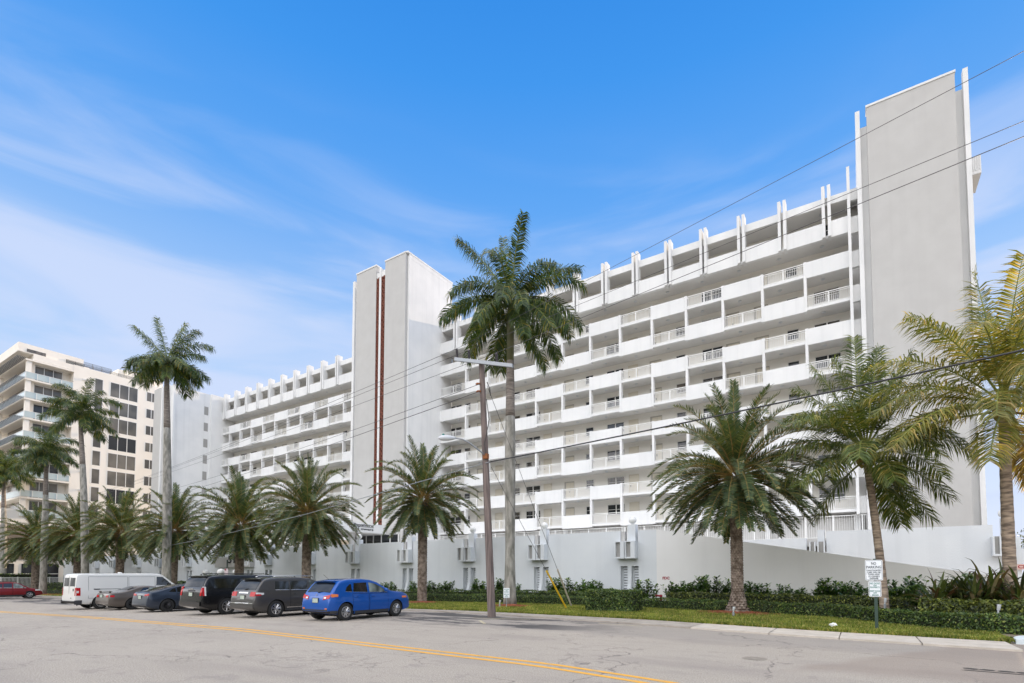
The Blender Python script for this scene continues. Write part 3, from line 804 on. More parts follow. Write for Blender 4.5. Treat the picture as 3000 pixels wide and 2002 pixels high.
# ------------------------------------------------------------------ palms
M_date = leafmat('date_palm_leaf', [(0, (.035, .06, .028)), (.5, (.062, .098, .042)), (.85, (.11, .14, .055)), (.96, (.19, .18, .06)), (1, (.26, .19, .06))], .42, .22, .4)
M_royal = leafmat('royal_palm_leaf', [(0, (.022, .05, .018)), (.55, (.045, .085, .022)), (.86, (.09, .13, .025)), (.96, (.20, .19, .03)), (1, (.30, .22, .03))], .4, .25, .45)
M_coco = leafmat('sunlit_coconut_leaf', [(0, (.07, .09, .02)), (.45, (.14, .155, .035)), (.8, (.23, .215, .055)), (1, (.42, .31, .12))], .4, .38, .5)  # golden low sunlight is put into these leaf tones
M_cocod = leafmat('dry_palm_leaf', [(0, (.20, .15, .06)), (1, (.36, .27, .12))], .7, .2, .2)
M_stalk = noisy('palm_stalk', (.22, .12, .035), (.36, .26, .07), 5, .6)
M_stalkg = noisy('green_palm_stalk', (.14, .18, .03), (.26, .28, .06), 3, .5)
M_boot = noisy('palm_boot_bark', (.13, .095, .07), (.36, .29, .235), 4.5, .95, .6, 60)
M_royb = noisy('grey_palm_bark', (.165, .16, .135), (.36, .34, .30), 1.6, .95, .5, 40, stretch=(3, 3, 1.0))
M_royring = noisy('ringed_palm_bark', (.12, .10, .085), (.30, .26, .225), 2.0, .9, .5, 30, stretch=(1.2, 1.2, 9))
M_cocb = noisy('coconut_bark', (.15, .115, .09), (.46, .36, .27), 1.6, .95, .6, 30, stretch=(1.5, 1.5, 7))  # bark lightened: sunlight on the trunk is put into the colour
M_shaft = noisy('crownshaft', (.10, .11, .05), (.17, .16, .08), 1.5, .4)

def frond(mbs, p0, d0, Ln, g, kind, rng, nl=46, scale=1.0):
    """one frond: arching stalk (mbs[1]) and its leaflets (mbs[0])"""
    leaf, stalk = mbs
    d0 = Vector(d0).normalized(); p = Vector(p0); n = 14; pts = [p.copy()]; ts = []
    for i in range(n):
        s = (i + .5)/n
        d = (d0 + Vector((0, 0, -1))*g*(s**1.4)*1.9).normalized()
        ts.append(d); p = p + d*(Ln/n); pts.append(p.copy())
    rb = {'date': .035, 'royal': .045, 'coco': .045}[kind]*scale
    stalk.tube(pts, [rb*(1 - .88*i/n) for i in range(n + 1)], 4)
    s0 = {'date': .13, 'royal': .10, 'coco': .17}[kind]
    vs = []; fs = []
    for j in range(nl):
        s = s0 + (1 - s0)*(j + rng.random()*.6)/nl
        i = min(n - 1, int(s*n)); fr = s*n - i
        c = pts[i].lerp(pts[i+1], min(1, fr)); t = ts[i]
        side = t.cross(Vector((0, 0, 1)))
        if side.length < .15: side = t.cross(FH)
        side.normalize(); nrm = side.cross(t).normalized()
        u = (s - s0)/(1 - s0)
        if kind == 'date': l = .50*(.35 + .65*math.sin(math.pi*min(1, u*.80 + .16))); w = .019
        elif kind == 'royal': l = .95*(.5 + .5*math.sin(math.pi*(u*.80 + .12))); w = .023
        else: l = 1.10*(.35 + .65*math.sin(math.pi*(u*.80 + .14))); w = .023
        l *= scale*rng.uniform(.85, 1.1); w *= scale
        if kind != 'date' and rng.random() < .05: continue
        for sg in (-1, 1):
            if kind == 'date':
                d = t*(.62 + .25*u) + side*sg*.80 + nrm*rng.uniform(.05, .65); dr = .10
            elif kind == 'royal':
                a = rng.uniform(-1.2, .8); d = t*(.35 + .5*u) + side*sg*math.cos(a)*.95 + nrm*math.sin(a)*.9; dr = .85
            else:
                d = t*(.42 + .35*u) + side*sg*.85 + nrm*rng.uniform(-.25, .42); dr = .62*rng.uniform(.5, 1.6)
            d.normalize(); ww = t.cross(d).cross(d)
            ww = t - d*t.dot(d); ww.normalize(); ww *= w
            m1 = c + d*l*.5 + Vector((0, 0, -dr*l*.13)); d2 = (d + Vector((0, 0, -dr*1.5))).normalized(); e = m1 + d2*l*.5
            k = len(vs); vs += [c - ww*.5, c + ww*.5, m1 + ww, m1 - ww, e]
            fs += [(k, k+1, k+2, k+3), (k+3, k+2, k+4)]
    leaf.add(vs, fs)

def datetrunk(e, base, h, r, flare=1.0, lean=(0, 0)):
    m = MB(); core = []; n = 10
    def cen(t): return Vector((base[0] + lean[0]*t, base[1] + lean[1]*t, base[2] + h*t))
    def rad(z): 
        f = r*(1 + (flare - 1)*max(0, 1 - z/.95)**1.5)
        return f * (1 + .10*max(0, (z - h + 1.3)/1.3))
    zs = [0, .2, .45, .7, .95, 1.5, h*.45, h*.7, h*.9, h]
    m.tube([cen(z/h) for z in zs], [rad(z)*.92 for z in zs], 14)
    z = .03; row = 0; rg = random.Random(5)
    while z < h - .05:
        rr = rad(z); cnt = 13
        for j in range(cnt):
            a = math.tau*(j + .5*(row % 2))/cnt + rg.uniform(-.05, .05)
            c = cen(z/h); o = Vector((math.cos(a), math.sin(a), 0)); s = Vector((-o.y, o.x, 0))
            w = rr*math.tau/cnt*.44; hh = .155
            up = rg.uniform(.75, 1.15)
            b0 = c + o*rr*.90
            vs = [b0 - s*w, b0 + s*w, b0 + s*w*.75 + Vector((0, 0, hh*up)) + o*rr*.09, b0 - s*w*.75 + Vector((0, 0, hh*up)) + o*rr*.09,
                  b0 + Vector((0, 0, hh*.45)) + o*rr*.20 - s*w*.6, b0 + Vector((0, 0, hh*.45)) + o*rr*.20 + s*w*.6]
            m.add(vs, [(0, 1, 5, 4), (4, 5, 2, 3), (0, 4, 3), (1, 2, 5)])
        z += .115; row += 1
    return m.build('trunk', M_boot, e)

def date_palm(loc, h, r, label, seed, nf=58, Ln=3.7, flare=1.0, src=None):
    e = empty('date_palm', loc); tag(e, label, 'palm tree', 'date palms in the verge')
    datetrunk(e, loc, h, r, flare)
    if src is not None:
        for ch in src.children:
            if ch.name.split('.')[0] in ('crown', 'stalks'):
                c = ch.copy(); COL.objects.link(c); c.parent = e; c.location = (0, 0, h - src['h']); c.rotation_euler = (0, 0, seed*1.7)
                c.scale = (Ln/src['L'],)*3 if abs(Ln/src['L'] - 1) > .01 else (1, 1, 1)
                c.location.z = h - src['h']*c.scale[0]
        return e
    rg = random.Random(seed); lf = MB(); st = MB(); top = Vector(loc) + Vector((0, 0, h - .1))
    for i in range(nf):
        t = i/(nf - 1.)
        az = i*2.39996 + rg.uniform(-.25, .25)
        el = R(84 - 128*t**.78) + rg.uniform(-.12, .12)
        d = (math.cos(az)*math.cos(el), math.sin(az)*math.cos(el), math.sin(el))
        LL = Ln*(.80 + .20*math.sin(math.pi*min(1, t + .2)))*rg.uniform(.92, 1.06)
        p = top + Vector((d[0]*.22, d[1]*.22, .55*(1 - t)))
        frond((lf, st), p, d, LL, .20 + .46*math.sin(math.pi*min(1, t*.9 + .1)) + (.25 if rg.random() < .18 else 0), 'date', rg, 86)
    # short cut stalks below the crown
    for i in range(26):
        az = rg.uniform(0, math.tau); z = rg.uniform(-.7, .25); o = Vector((math.cos(az), math.sin(az), 0))
        p = top + o*r*.8 + Vector((0, 0, z)); st.tube([p, p + o*.28 + Vector((0, 0, .22))], [.05, .02], 4)
    lf.build('crown', M_date, e); st.build('stalks', M_stalk, e)
    e['h'] = h; e['L'] = Ln
    return e

def royal_trunk(e, loc, h, prof, r_top, topz, lean=(0, 0)):
    """prof: (height fraction, radius); grey below, ringed near the crown"""
    m = MB(); n = 26; pts = []; rs = []
    def rad(t):
        for (a, b), (c, d) in zip(prof[:-1], prof[1:]):
            if t <= c: return b + (d - b)*(t - a)/(c - a)
        return prof[-1][1]
    m1 = MB(); m2 = MB(); p1 = []; r1 = []; p2 = []; r2 = []
    for i in range(n + 1):
        t = i/n; p = (loc[0] + lean[0]*t**1.5, loc[1] + lean[1]*t**1.5, loc[2] + h*t)
        if t <= .80: p1.append(p); r1.append(rad(t))
        if t >= .76: p2.append(p); r2.append(rad(t)*1.003)
    m1.tube(p1, r1, 18); m2.tube(p2, r2, 18)
    t_ = m1.build('trunk', M_royb, e, True); m2.build('upper_trunk', M_royring, t_, True)
    return Vector((loc[0] + lean[0], loc[1] + lean[1], loc[2] + h))

def royal_palm(loc, h, prof, fronds, label, seed, lean=(0, 0), shaft=1.5, nl=110, scale=1.0):
    e = empty('royal_palm', loc); tag(e, label, 'palm tree', 'tall royal palms')
    top = royal_trunk(e, loc, h, prof, .18, 0, lean)
    m = MB(); m.tube([top, top + Vector((0, 0, shaft*.5)), top + Vector((0, 0, shaft))], [prof[-1][1], prof[-1][1]*1.05, .08], 14); m.build('crownshaft', M_shaft, e, True)
    rg = random.Random(seed); lf = MB(); st = MB(); c = top + Vector((0, 0, shaft*.8))
    for (a, b, dd, LL, g) in fronds:
        LL *= .86 if b < .7 else 1.02
        d = (RT*a + Vector((0, 0, b)) + FH*dd).normalized()
        frond((lf, st), c + d*.1 + Vector((0, 0, .25*b)), d, LL, g, 'royal', rg, nl, scale)
    lf.build('crown', M_royal, e); st.build('stalks', M_stalkg, e)
    e['h'] = h
    return e
def auto_fronds(rg, n, Ln):
    out = []
    for i in range(n):
        t = i/(n - 1.); az = i*2.39996 + rg.uniform(-.3, .3); el = R(80 - 112*t**.8)
        out.append((math.cos(az)*math.cos(el), math.sin(el), math.sin(az)*math.cos(el), Ln*rg.uniform(.88, 1.08), .42 + .30*rg.random()))
    return out
# nearest royal palm, fronds set out as in the photograph
YR = 24.6
pb = onY(1494, 1772, YR)
ptop = onY(1497, 1010, YR)
hR = ptop.z + .0
FR = [(-.95, .1, -.3, 5.0, .75), (.95, .2, .3, 5.0, .85), (.2, .05, -.9, 4.6, .9), (-.15, -.35, .6, 4.6, .7), (-.5, .5, .6, 4.6, .8), (.5, .65, -.5, 4.6, .7), (-.62, 1.0, .1, 4.9, .22), (-.10, 1.0, .25, 4.5, .12), (.12, 1.0, -.3, 4.2, .40), (.72, .80, .2, 5.0, .38), (.95, .75, -.2, 4.6, .70), (.88, .45, .5, 4.9, .85),
      (-1, .42, .1, 5.3, .80), (-.85, .55, -.5, 4.9, .88), (-.7, .15, .6, 4.6, .75), (1, .35, 0, 5.6, 1.0), (.9, .0, -.5, 5.2, .9), (.6, -.2, -.6, 4.8, .8),
      (.75, -.1, .5, 5.2, .9), (-.45, -.15, -.7, 4.6, .85), (-.62, -.25, .3, 4.8, .85), (.25, -.5, -.8, 4.6, .6), (-.1, .3, -1, 4.4, 1.1), (.35, .2, .9, 4.6, .9), (.45, -.55, .1, 4.7, .4), (-.3, -.6, .2, 4.2, .5), (-.2, .75, -.7, 4.3, .8)]
o = royal_palm((pb.x, pb.y, gz(pb.x) + .04), hR - 1.0, [(0, .40), (.03, .36), (.08, .325), (.22, .27), (.5, .305), (.68, .30), (.8, .26), (.93, .235), (1, .21)], FR,
               'tallest royal palm with thick grey mottled trunk just right of the wooden utility pole', 11, lean=(.0, 0), shaft=4.3, nl=165)
for i, (u, ub, vc, Y, Ln, lab, ex) in enumerate([
        (490, 487, 1065, 24, 4.7, 'very tall royal palm with pale smooth trunk standing behind the white van', [(-.75, .85, 0, 4.8, .12), (-.25, 1, 0, 4.2, .1), (.2, 1, .2, 4.2, .2), (.8, .8, .1, 4.6, .55), (.5, .9, 0, 4.2, .45)]),
        (238, 249, 1215, 24, 4.6, 'royal palm with curved trunk in front of the warm white apartment block', [(.5, 1, 0, 3.6, .5), (-.6, .7, 0, 4.2, .9)]),
        (137, 126, 1330, 24, 4.6, 'royal palm with bulging pale trunk left of the curved royal palm', []),
        (12, 8, 1385, 24, 4.2, 'royal palm cut by the left edge of the view', [])]):
    b = onY(ub, 1720, Y); t = onY(u, vc, Y); gb = gz(b.x) + .03
    rg = random.Random(31 + i); fr = ex + auto_fronds(rg, 24 - len(ex), Ln)
    if i == 0: fr = ex + [(a, min(b_, .1) if b_ > .1 else b_, c, l*.92, g*1.1) for (a, b_, c, l, g) in auto_fronds(rg, 22, Ln)]
    pr = [(0, .44), (.05, .41), (.18, .37), (.35, .40), (.5, .37), (.7, .31), (.85, .26), (1, .21)]
    royal_palm((b.x, b.y, gb), t.z - gb - 1.6, pr, fr, lab, 40 + i, lean=(t.x - b.x, 0), shaft=2.2, nl=125, scale=1.15)

# date palms
def dp(u, vbase_hint, vc, Y, r, label, seed, Ln, flare=1.0, src=None, nf=58):
    b = onY(u, 1700, Y); t = onY(u, vc, Y); g = gz(b.x) + .04
    return date_palm((b.x, b.y, g), t.z - g, r, label, seed, nf, Ln, flare, src)
D1 = dp(2160, 0, 1405, 25.6, .255, 'largest date palm with flared foot in red mulch, left of the no parking sign', 1, 4.35, 2.1, None, 108)
D2 = dp(1237, 0, 1470, 25.6, .29, 'date palm in red mulch just beyond the front of the blue crossover', 2, 4.0, 1.0, None, 88)
dp(897, 0, 1510, 25.6, .33, 'date palm standing behind the grey SUV, left of the building name', 3, 4.75, 1.0, D1)
dp(700, 0, 1545, 25.6, .35, 'date palm in front of the house number sign', 4, 5.0, 1.0, D2)
dp(507, 0, 1560, 25.6, .36, 'date palm half hidden behind the very tall pale royal palm trunk', 6, 4.8, 1.0, D1)
dp(350, 0, 1565, 25.6, .38, 'date palm rising behind the middle of the white van', 7, 5.3, 1.0, D2)
dp(226, 0, 1575, 25.6, .40, 'date palm above the rear of the white van', 8, 5.5, 1.0, D1)
dp(103, 0, 1590, 25.6, .42, 'leftmost date palm, in front of the white picket fence', 9, 5.6, 1.0, D2)

# coconut palms
M_coco2 = leafmat('shaded_coconut_leaf', [(0, (.045, .075, .02)), (.5, (.085, .125, .03)), (.85, (.15, .17, .04)), (1, (.28, .24, .07))], .4, .30, .5)  # shaded copy of the leaf, without the golden sunlight tones
def coconut(u0, u1, v1, Y, h_r, fronds, label, seed, bend=.3, dry=(), leaf=None):
    b = onY(u0, 1745, Y); t = onY(u1, v1, Y)
    e = empty('coconut_palm', (b.x, b.y, .05)); tag(e, label, 'palm tree', 'coconut palms at the right end')
    m = MB(); pts = []; n = 34; rs = []
    for i in range(n + 1):
        s = i/n; x = b.x + (t.x - b.x)*s**1.5 ; pts.append((x, b.y + bend*math.sin(s*2.2)*.3, .05 + (t.z - .05)*s))
        rs.append(h_r*(1.12 - .32*s)*(1.0 if i % 2 else 1.045))
    m.tube(pts, rs, 16); m.build('trunk', M_cocb, e, True, 25)
    rg = random.Random(seed); lf = MB(); st = MB(); ld = MB(); sd = MB(); c = Vector(pts[-1])
    for k, (a, b_, dd, LL, g) in enumerate(fronds):
        d = (RT*a + Vector((0, 0, b_)) + FH*dd).normalized()
        tgt = (ld, sd) if k in dry else (lf, st)
        frond(tgt, c + d*.12 + Vector((0, 0, .35*max(b_, 0))), d, LL, g, 'coco', rg, 88)
    lf.build('crown', leaf or M_coco, e); st.build('stalks', M_stalkg, e)
    if dry: ld.build('dry_fronds', M_cocod, e)
    m = MB()
    for i in range(16):
        a = rg.uniform(0, math.tau); o_ = Vector((math.cos(a), math.sin(a), 0)); p = c + o_*.12 + Vector((0, 0, rg.uniform(-.35, .2)))
        m.tube([p, p + o_*.18 + Vector((0, 0, .2)), p + o_*.2 + Vector((0, 0, .55))], [.09, .07, .03], 5)
    m.build('fibre_sheath', M_stalk, e)
    if sd.v: sd.build('dry_stalks', M_stalk, e)
FC = [(-.9, .6, .3, 5.0, .6), (-.2, 1.2, -.4, 4.6, .35), (.15, 1.3, .4, 4.4, .2), (.6, .9, -.4, 4.6, .5), (.7, .6, .5, 4.6, .6), (-1, .25, .5, 4.8, .7), (-.7, .3, -.7, 4.4, .8), (-1, .42, -.1, 5.2, .62), (-1, .12, -.25, 5.4, .62), (-.9, -.02, .25, 4.6, .5), (-.95, .85, .1, 4.8, .50), (-.85, 1.15, -.1, 4.6, .42), (-.45, 1.2, .3, 4.6, .35), (-.1, 1.3, .1, 4.9, .18), (.12, 1.2, -.2, 4.6, .2),
      (.35, 1.1, .1, 4.6, .3), (.8, .9, 0, 4.8, .5), (1, .5, .2, 4.6, .7), (.9, .2, -.4, 4.4, .7), (.7, -.1, .5, 4.2, .7), (-.55, .7, -.9, 4.2, .8), (.1, .6, -1, 4.0, .9), (-.3, .5, 1, 4.2, .8), (-.6, -.3, -.5, 3.6, .5), (.3, -.3, -.7, 3.2, .6), (-.3, 1.0, -.6, 4.3, .7), (.5, -.45, .2, 3.2, .5), (.35, .35, -.9, 3.6, .9), (-.75, .55, .6, 4.6, .7), (-.6, .95, -.5, 4.5, .6), (.5, .95, .5, 4.5, .5)]
coconut(2962, 2942, 1205, 24.6, .185, FC, 'tall coconut palm with curved trunk at the right edge, glowing in low sun', 5, dry=(24, 26))
FL = [(-.1, 1.4, 0, 4.5, .08), (.25, 1.35, .1, 4.3, .12), (-.4, 1.2, .25, 4.2, .2), (.6, 1.05, -.1, 4.1, .32), (-.9, .7, -.3, 4.0, .5), (.95, .65, .3, 3.9, .6), (-.5, 1.0, .3, 3.9, .3), (.3, 1.2, -.3, 3.8, .25), (-1, .0, -.3, 3.6, .5), (.9, .5, -.4, 3.7, .7), (-.7, .6, .5, 3.7, .6), (.7, .3, .6, 3.6, .7), (-.3, .9, .5, 3.6, .45), (-1, .45, 0, 3.9, .65), (-.9, .15, .2, 3.6, .7), (-.8, .95, .1, 3.6, .55), (-.25, 1.2, .1, 4.0, .2), (.1, 1.2, -.1, 4.0, .15), (.4, 1.1, .1, 3.8, .35), (.9, .8, 0, 3.6, .6), (1, .3, .1, 3.6, .7),
      (.85, -.15, -.2, 3.4, .6), (.5, -.5, .2, 3.2, .4), (.9, -.3, .4, 3.6, .6), (-.55, -.45, .1, 3.0, .5), (-.6, .4, -.8, 3.4, .8), (.3, .5, -1, 3.2, .9), (.1, .5, 1, 3.4, .8), (-.5, .8, -.4, 3.6, .6), (.6, .6, -.6, 3.4, .8), (.7, -.6, -.2, 3.3, .35), (-.2, .0, -.9, 2.8, .8)]
coconut(2591, 2537, 1345, 25.4, .15, FL, 'slim coconut palm rising behind the no parking sign', 6, leaf=M_coco2)

# red mulch rings
for (u, Y, rr, lab) in ((2160, 25.3, 1.75, 0), (1237, 25.3, 1.5, 0), (1494, 24.2, 1.25, 0), (126, 23.5, 3, 0)):
    p = onY(u, 1700, Y); m = MB(); rg = random.Random(int(u)); n = 40; z = gz(p.x)
    ring = [(p.x + (rr*(1 + rg.uniform(-.12, .12)))*math.cos(math.tau*i/n), p.y + .72*(rr*(1 + rg.uniform(-.12, .12)))*math.sin(math.tau*i/n), z + .066) for i in range(n)]
    m.add([(p.x, p.y, z + .16)] + ring, [(0, i + 1, (i + 1) % n + 1) for i in range(n)])
    vs = []; fs = []
    for i in range(700):
        a = rg.uniform(0, math.tau); q = rr*math.sqrt(rg.random())*1.02; x = p.x + q*math.cos(a); y = p.y + .72*q*math.sin(a); zz = z + .07 + .09*(1 - q/rr) ; b = rg.uniform(0, 3.1)
        dx, dy = .06*math.cos(b), .06*math.sin(b); k = len(vs)
        vs += [(x - dx, y - dy, zz), (x + dx, y + dy, zz + .02), (x + dx - dy*.3, y + dy + dx*.3, zz + .03), (x - dx - dy*.3, y - dy + dx*.3, zz + .02)]; fs.append((k, k+1, k+2, k+3))
    m.add(vs, fs); o = m.build('mulch_ring', M_mulch); tag(o, kind='stuff', label='red bark mulch spread round a palm foot', cat='mulch')

# ------------------------------------------------------------------ hedges and shrubs
M_hedge = leafmat('hedge_leaf', [(0, (.028, .055, .014)), (.6, (.06, .105, .025)), (.9, (.12, .17, .035)), (1, (.24, .26, .06))], .45, .15, .4)
M_hedge2 = leafmat('warm_hedge_leaf', [(0, (.03, .045, .012)), (.5, (.065, .085, .02)), (.85, (.13, .16, .03)), (1, (.26, .27, .05))], .45, .2, .4)
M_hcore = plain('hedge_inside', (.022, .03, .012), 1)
M_twig = plain('twig_brown', (.07, .05, .03), .9)
def leafquad(vs, fs, p, nrm, s, rg, tilt=.7):
    nrm = Vector((nrm.x + rg.gauss(0, tilt), nrm.y + rg.gauss(0, tilt), nrm.z + rg.gauss(0, tilt))).normalized()
    a = nrm.cross(Vector((rg.gauss(0, 1), rg.gauss(0, 1), rg.gauss(0, 1)))).normalized(); b = nrm.cross(a)
    k = len(vs); vs += [p - a*s, p + b*s*.5, p + a*s, p - b*s*.5]; fs.append((k, k+1, k+2, k+3))
def hedge(path, w, h, label, name='hedge', mat=None, dens=170, ls=.045, seed=1, top_extra=1.0):
    mat = mat or M_hedge
    rg = random.Random(seed); vs = []; fs = []; core = MB()
    x0, y0 = path[0]; e = empty(name, (x0, y0, gz(x0))); tag(e, label, 'hedge')
    for (xa, ya), (xb, yb) in zip(path[:-1], path[1:]):
        d = Vector((xb - xa, yb - ya, 0)); Ls = d.length; d.normalize(); n = Vector((-d.y, d.x, 0))
        a = Vector((xa, ya, gz(xa) + .05)); b = Vector((xb, yb, gz(xb) + .05)); q = w*.5 - .07
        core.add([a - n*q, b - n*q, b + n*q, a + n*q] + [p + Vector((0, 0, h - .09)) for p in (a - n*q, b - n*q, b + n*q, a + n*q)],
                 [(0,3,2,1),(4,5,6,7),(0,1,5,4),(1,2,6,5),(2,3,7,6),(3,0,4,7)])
        md = (a + b)*.5; fac = max(.45, min(2.1, 38./max(8., md.length)))
        cnt = int(Ls*(h*1.25 + w)*dens*fac)
        for i in range(cnt):
            t = rg.random(); c = a.lerp(b, t); r_ = rg.random()*(2*h + w) if rg.random() < .5 else rg.random()*(h + w)
            wob = .03*math.sin(c.x*3.1 + c.y*2) + .02*math.sin(c.x*7.7)
            if r_ < h: p = c - n*(w*.5 + rg.gauss(0, .02) + wob) + Vector((0, 0, r_)); nn = -n
            elif r_ < h + w: p = c + n*(r_ - h - w*.5) + Vector((0, 0, h + rg.gauss(0, .022) + wob)); nn = ZV
            else: p = c + n*(w*.5 + rg.gauss(0, .02)) + Vector((0, 0, r_ - h - w)); nn = n
            leafquad(vs, fs, p, nn, ls*rg.uniform(.7, 1.3), rg)
        for s, pt in ((-1, a), (1, b)):
            for i in range(int(w*h*dens*.8)):
                p = pt + d*s*rg.gauss(.02, .03) + n*rg.uniform(-w/2, w/2) + Vector((0, 0, rg.random()*h)); leafquad(vs, fs, p, d*s, ls*rg.uniform(.7, 1.3), rg)
    lm = MB(); lm.add(vs, fs); lm.build('foliage', mat, e); core.build('dark_filler', M_hcore, e)  # solid dark box added inside the leaves to stop see-through
    return e
hedge([(-60, 26.9), (-40, 26.9), (-30, 27.0), (-17, 27.1), (-11.2, 26.9), (-9, 26.8), (-6.5, 26.2), (-3, 25.6), (-.9, 24.8), (.15, 23.6), (1.0, 22.4), (2.2, 21.35), (3.4, 20.75), (5.2, 20.2), (7, 19.8)], .62, .50,
      'low clipped dark green hedge edging the whole lawn', dens=330, ls=.045)
hedge([(-60, 28.6), (-40, 28.6), (-24.6, 28.6)], .7, .72, 'clipped hedge along the wall left of the tall grey royal palm', seed=2, dens=90, ls=.06)
hedge([(-24.3, 28.5), (-17, 28.4), (-11.6, 28.3)], .7, .74, 'clipped hedge between the date palm by the blue car and the square hedge block', seed=3, dens=200, ls=.06)
hedge([(-8.6, 27.7), (-5, 27.3), (-2.4, 27.0), (.1, 26.4), (1.5, 25.9)], .75, .80, 'reddish clipped hedge behind the largest date palm', seed=4, mat=M_hedge2, dens=260, ls=.055)
hedge([(1.75, 22.9), (3.0, 22.6), (5, 22.2), (7, 21.9)], .8, .86, 'bright topped clipped hedge in front of the right hand coconut palm', seed=5, mat=M_hedge2, dens=330, ls=.06)
hedge([(-11.25, 23.75), (-8.95, 23.9)], 1.7, .98, 'tall square clipped hedge block standing alone on the lawn', 'hedge_block', seed=6, dens=420, ls=.05)
hedge([(-107, 29), (-104.6, 24), (-104.6, 15)], 1.2, 2.9, 'dark hedge behind the white picket fence', seed=7, dens=22, ls=.16)
hedge([(-101, 25.6), (-62, 26.9)], .8, .6, 'far clipped hedge between the red car and the van', seed=8, dens=40, ls=.09)
hedge([(-101, 27.6), (-62, 28.6)], 1.3, 1.5, 'dark leafy hedge along the wall beyond the white van', seed=9, dens=30, ls=.14)

M_shrub = leafmat('clusia_leaf', [(0, (.022, .055, .016)), (.55, (.05, .115, .026)), (.9, (.11, .20, .035)), (1, (.19, .27, .06))], .35, .15, .5)
def shrub_mesh(rg, r, h, n):
    vs = []; fs = []; tw = MB()
    for k in range(int(9 + r*5)):
        a = rg.uniform(0, math.tau); q = r*math.sqrt(rg.random())*.75; top = Vector((q*math.cos(a)*1.3, q*math.sin(a)*.8, h*rg.uniform(.55, 1.05)*(1 - .35*(q/r)**2)))
        foot = Vector((top.x*.4, top.y*.4, 0)); tw.tube([foot, foot.lerp(top, .5) + Vector((0, 0, .05)), top], [.02, .014, .006], 4)
        for i in range(n):
            t = rg.uniform(.25, 1.02); c = foot.lerp(top, t); ang = rg.uniform(0, math.tau); up = rg.uniform(.1, .9)
            d = Vector((math.cos(ang), math.sin(ang), up)).normalized(); l = .098*rg.uniform(.8, 1.25); b = c + d*.03
            s = d.cross(ZV).normalized()*l*.42; tip = b + d*l*1.6; mid = b + d*l*.95
            k2 = len(vs); vs += [b, mid + s, tip + s*.35, tip - s*.35, mid - s]; fs.append((k2, k2+1, k2+2, k2+3, k2+4))
    lf = MB(); lf.add(vs, fs); return lf, tw
SHR = []
def shrub(x, y, s, label, var):
    if len(SHR) <= var:
        rg = random.Random(70 + len(SHR)); lf, tw = shrub_mesh(rg, .80, 1.25, 66)
        e = empty('shrub', (x, y, gz(x) + .05)); lf.build('foliage', M_shrub, e, local=True); tw.build('stems', M_twig, e, local=True); SHR.append(e)
    else:
        e = copy_tree(SHR[var]); e.location = (x, y, gz(x) + .05)
    e.scale = (s, s, s); e.rotation_euler = (0, 0, (x*7.3) % 6.28)
    tag(e, label, 'shrub', 'clusia shrubs along the white wall')
sx = [(1218, 1.0, 'clump of round leaved shrub behind the date palm by the blue car'), (1262, 1.05, 'leafy shrub just right of the date palm by the blue car'), (1290, .95, 'leafy shrub left of the first vent slots past the date palm'), (1318, 1.1, 'round leaved shrub ending the row before the vent slots'),
      (1405, 1.1, 'bushy shrub left of the utility pole'), (1428, 1.0, 'shrub directly behind the utility pole'), (1465, 1.15, 'shrub between the utility pole and the tall grey palm'), (1515, .95, 'shrub just right of the tall grey palm trunk'),
      (1628, 1.15, 'bushy shrub behind the yellow guy wire guard'), (1668, 1.15, 'shrub behind the pale guy wire guard'), (1705, 1.1, 'shrub between the guy wires and the hedge block'), (1735, 1.05, 'shrub above the left part of the hedge block'), (1762, 1.0, 'shrub above the middle of the hedge block'),
      (1900, 1.1, 'lone shrub between the hedge block and the red standpipe'), (1975, 1.0, 'small shrub right of the red standpipe'), (2010, 1.1, 'shrub behind the left end of the reddish hedge'), (2048, 1.2, 'tall shrub left of the biggest date palm'), (2085, 1.25, 'tallest shrub left of the biggest date palm'), (2128, 1.15, 'shrub touching the biggest date palm on its left'),
      (2195, 1.1, 'shrub touching the biggest date palm on its right'), (2230, .95, 'lower shrub right of the biggest date palm'), (2265, .7, 'smallest shrub in the gap right of the biggest date palm'), (2305, .95, 'single round shrub in the gap left of the pair'), (2345, .85, 'short shrub left of the sign cluster'),
      (2400, 1.15, 'twin topped shrub left of the no parking sign'), (2435, 1.05, 'shrub second to the left of the no parking sign'), (2475, 1.05, 'shrub third from the sign on its left side'), (2510, 1.1, 'tall thin shrub close to the left of the no parking sign'), (2615, 1.1, 'shrub right of the thin coconut trunk'), (2650, .9, 'short shrub right of the thin coconut trunk'), (2675, 1.25, 'tall shrub left of the strap leaved plants'), (2760, 1.2, 'shrub peeping above the burgundy strap leaves'), (2860, 1.3, 'light green shrub behind the big strap leaved clump'),
      (1150, 1.0, 'shrub seen over the bonnet of the blue crossover'), (1115, .95, 'shrub seen above the blue roof'), (1065, 1.0, 'shrub over the rear of the blue roof'), (905, 1.0, 'shrub seen between the grey SUV and the blue crossover'), (930, .9, 'little shrub at the front of the grey SUV roof'), (520, 1.2, 'shrub between van roof and black SUV')]
for i, (u, s, lab) in enumerate(sx):
    p = onY(u, 1700, 29.35 if u < 2500 else 28.4); shrub(p.x, p.y - (.35 if i % 2 else 0), s*1.08, lab, i % 4)

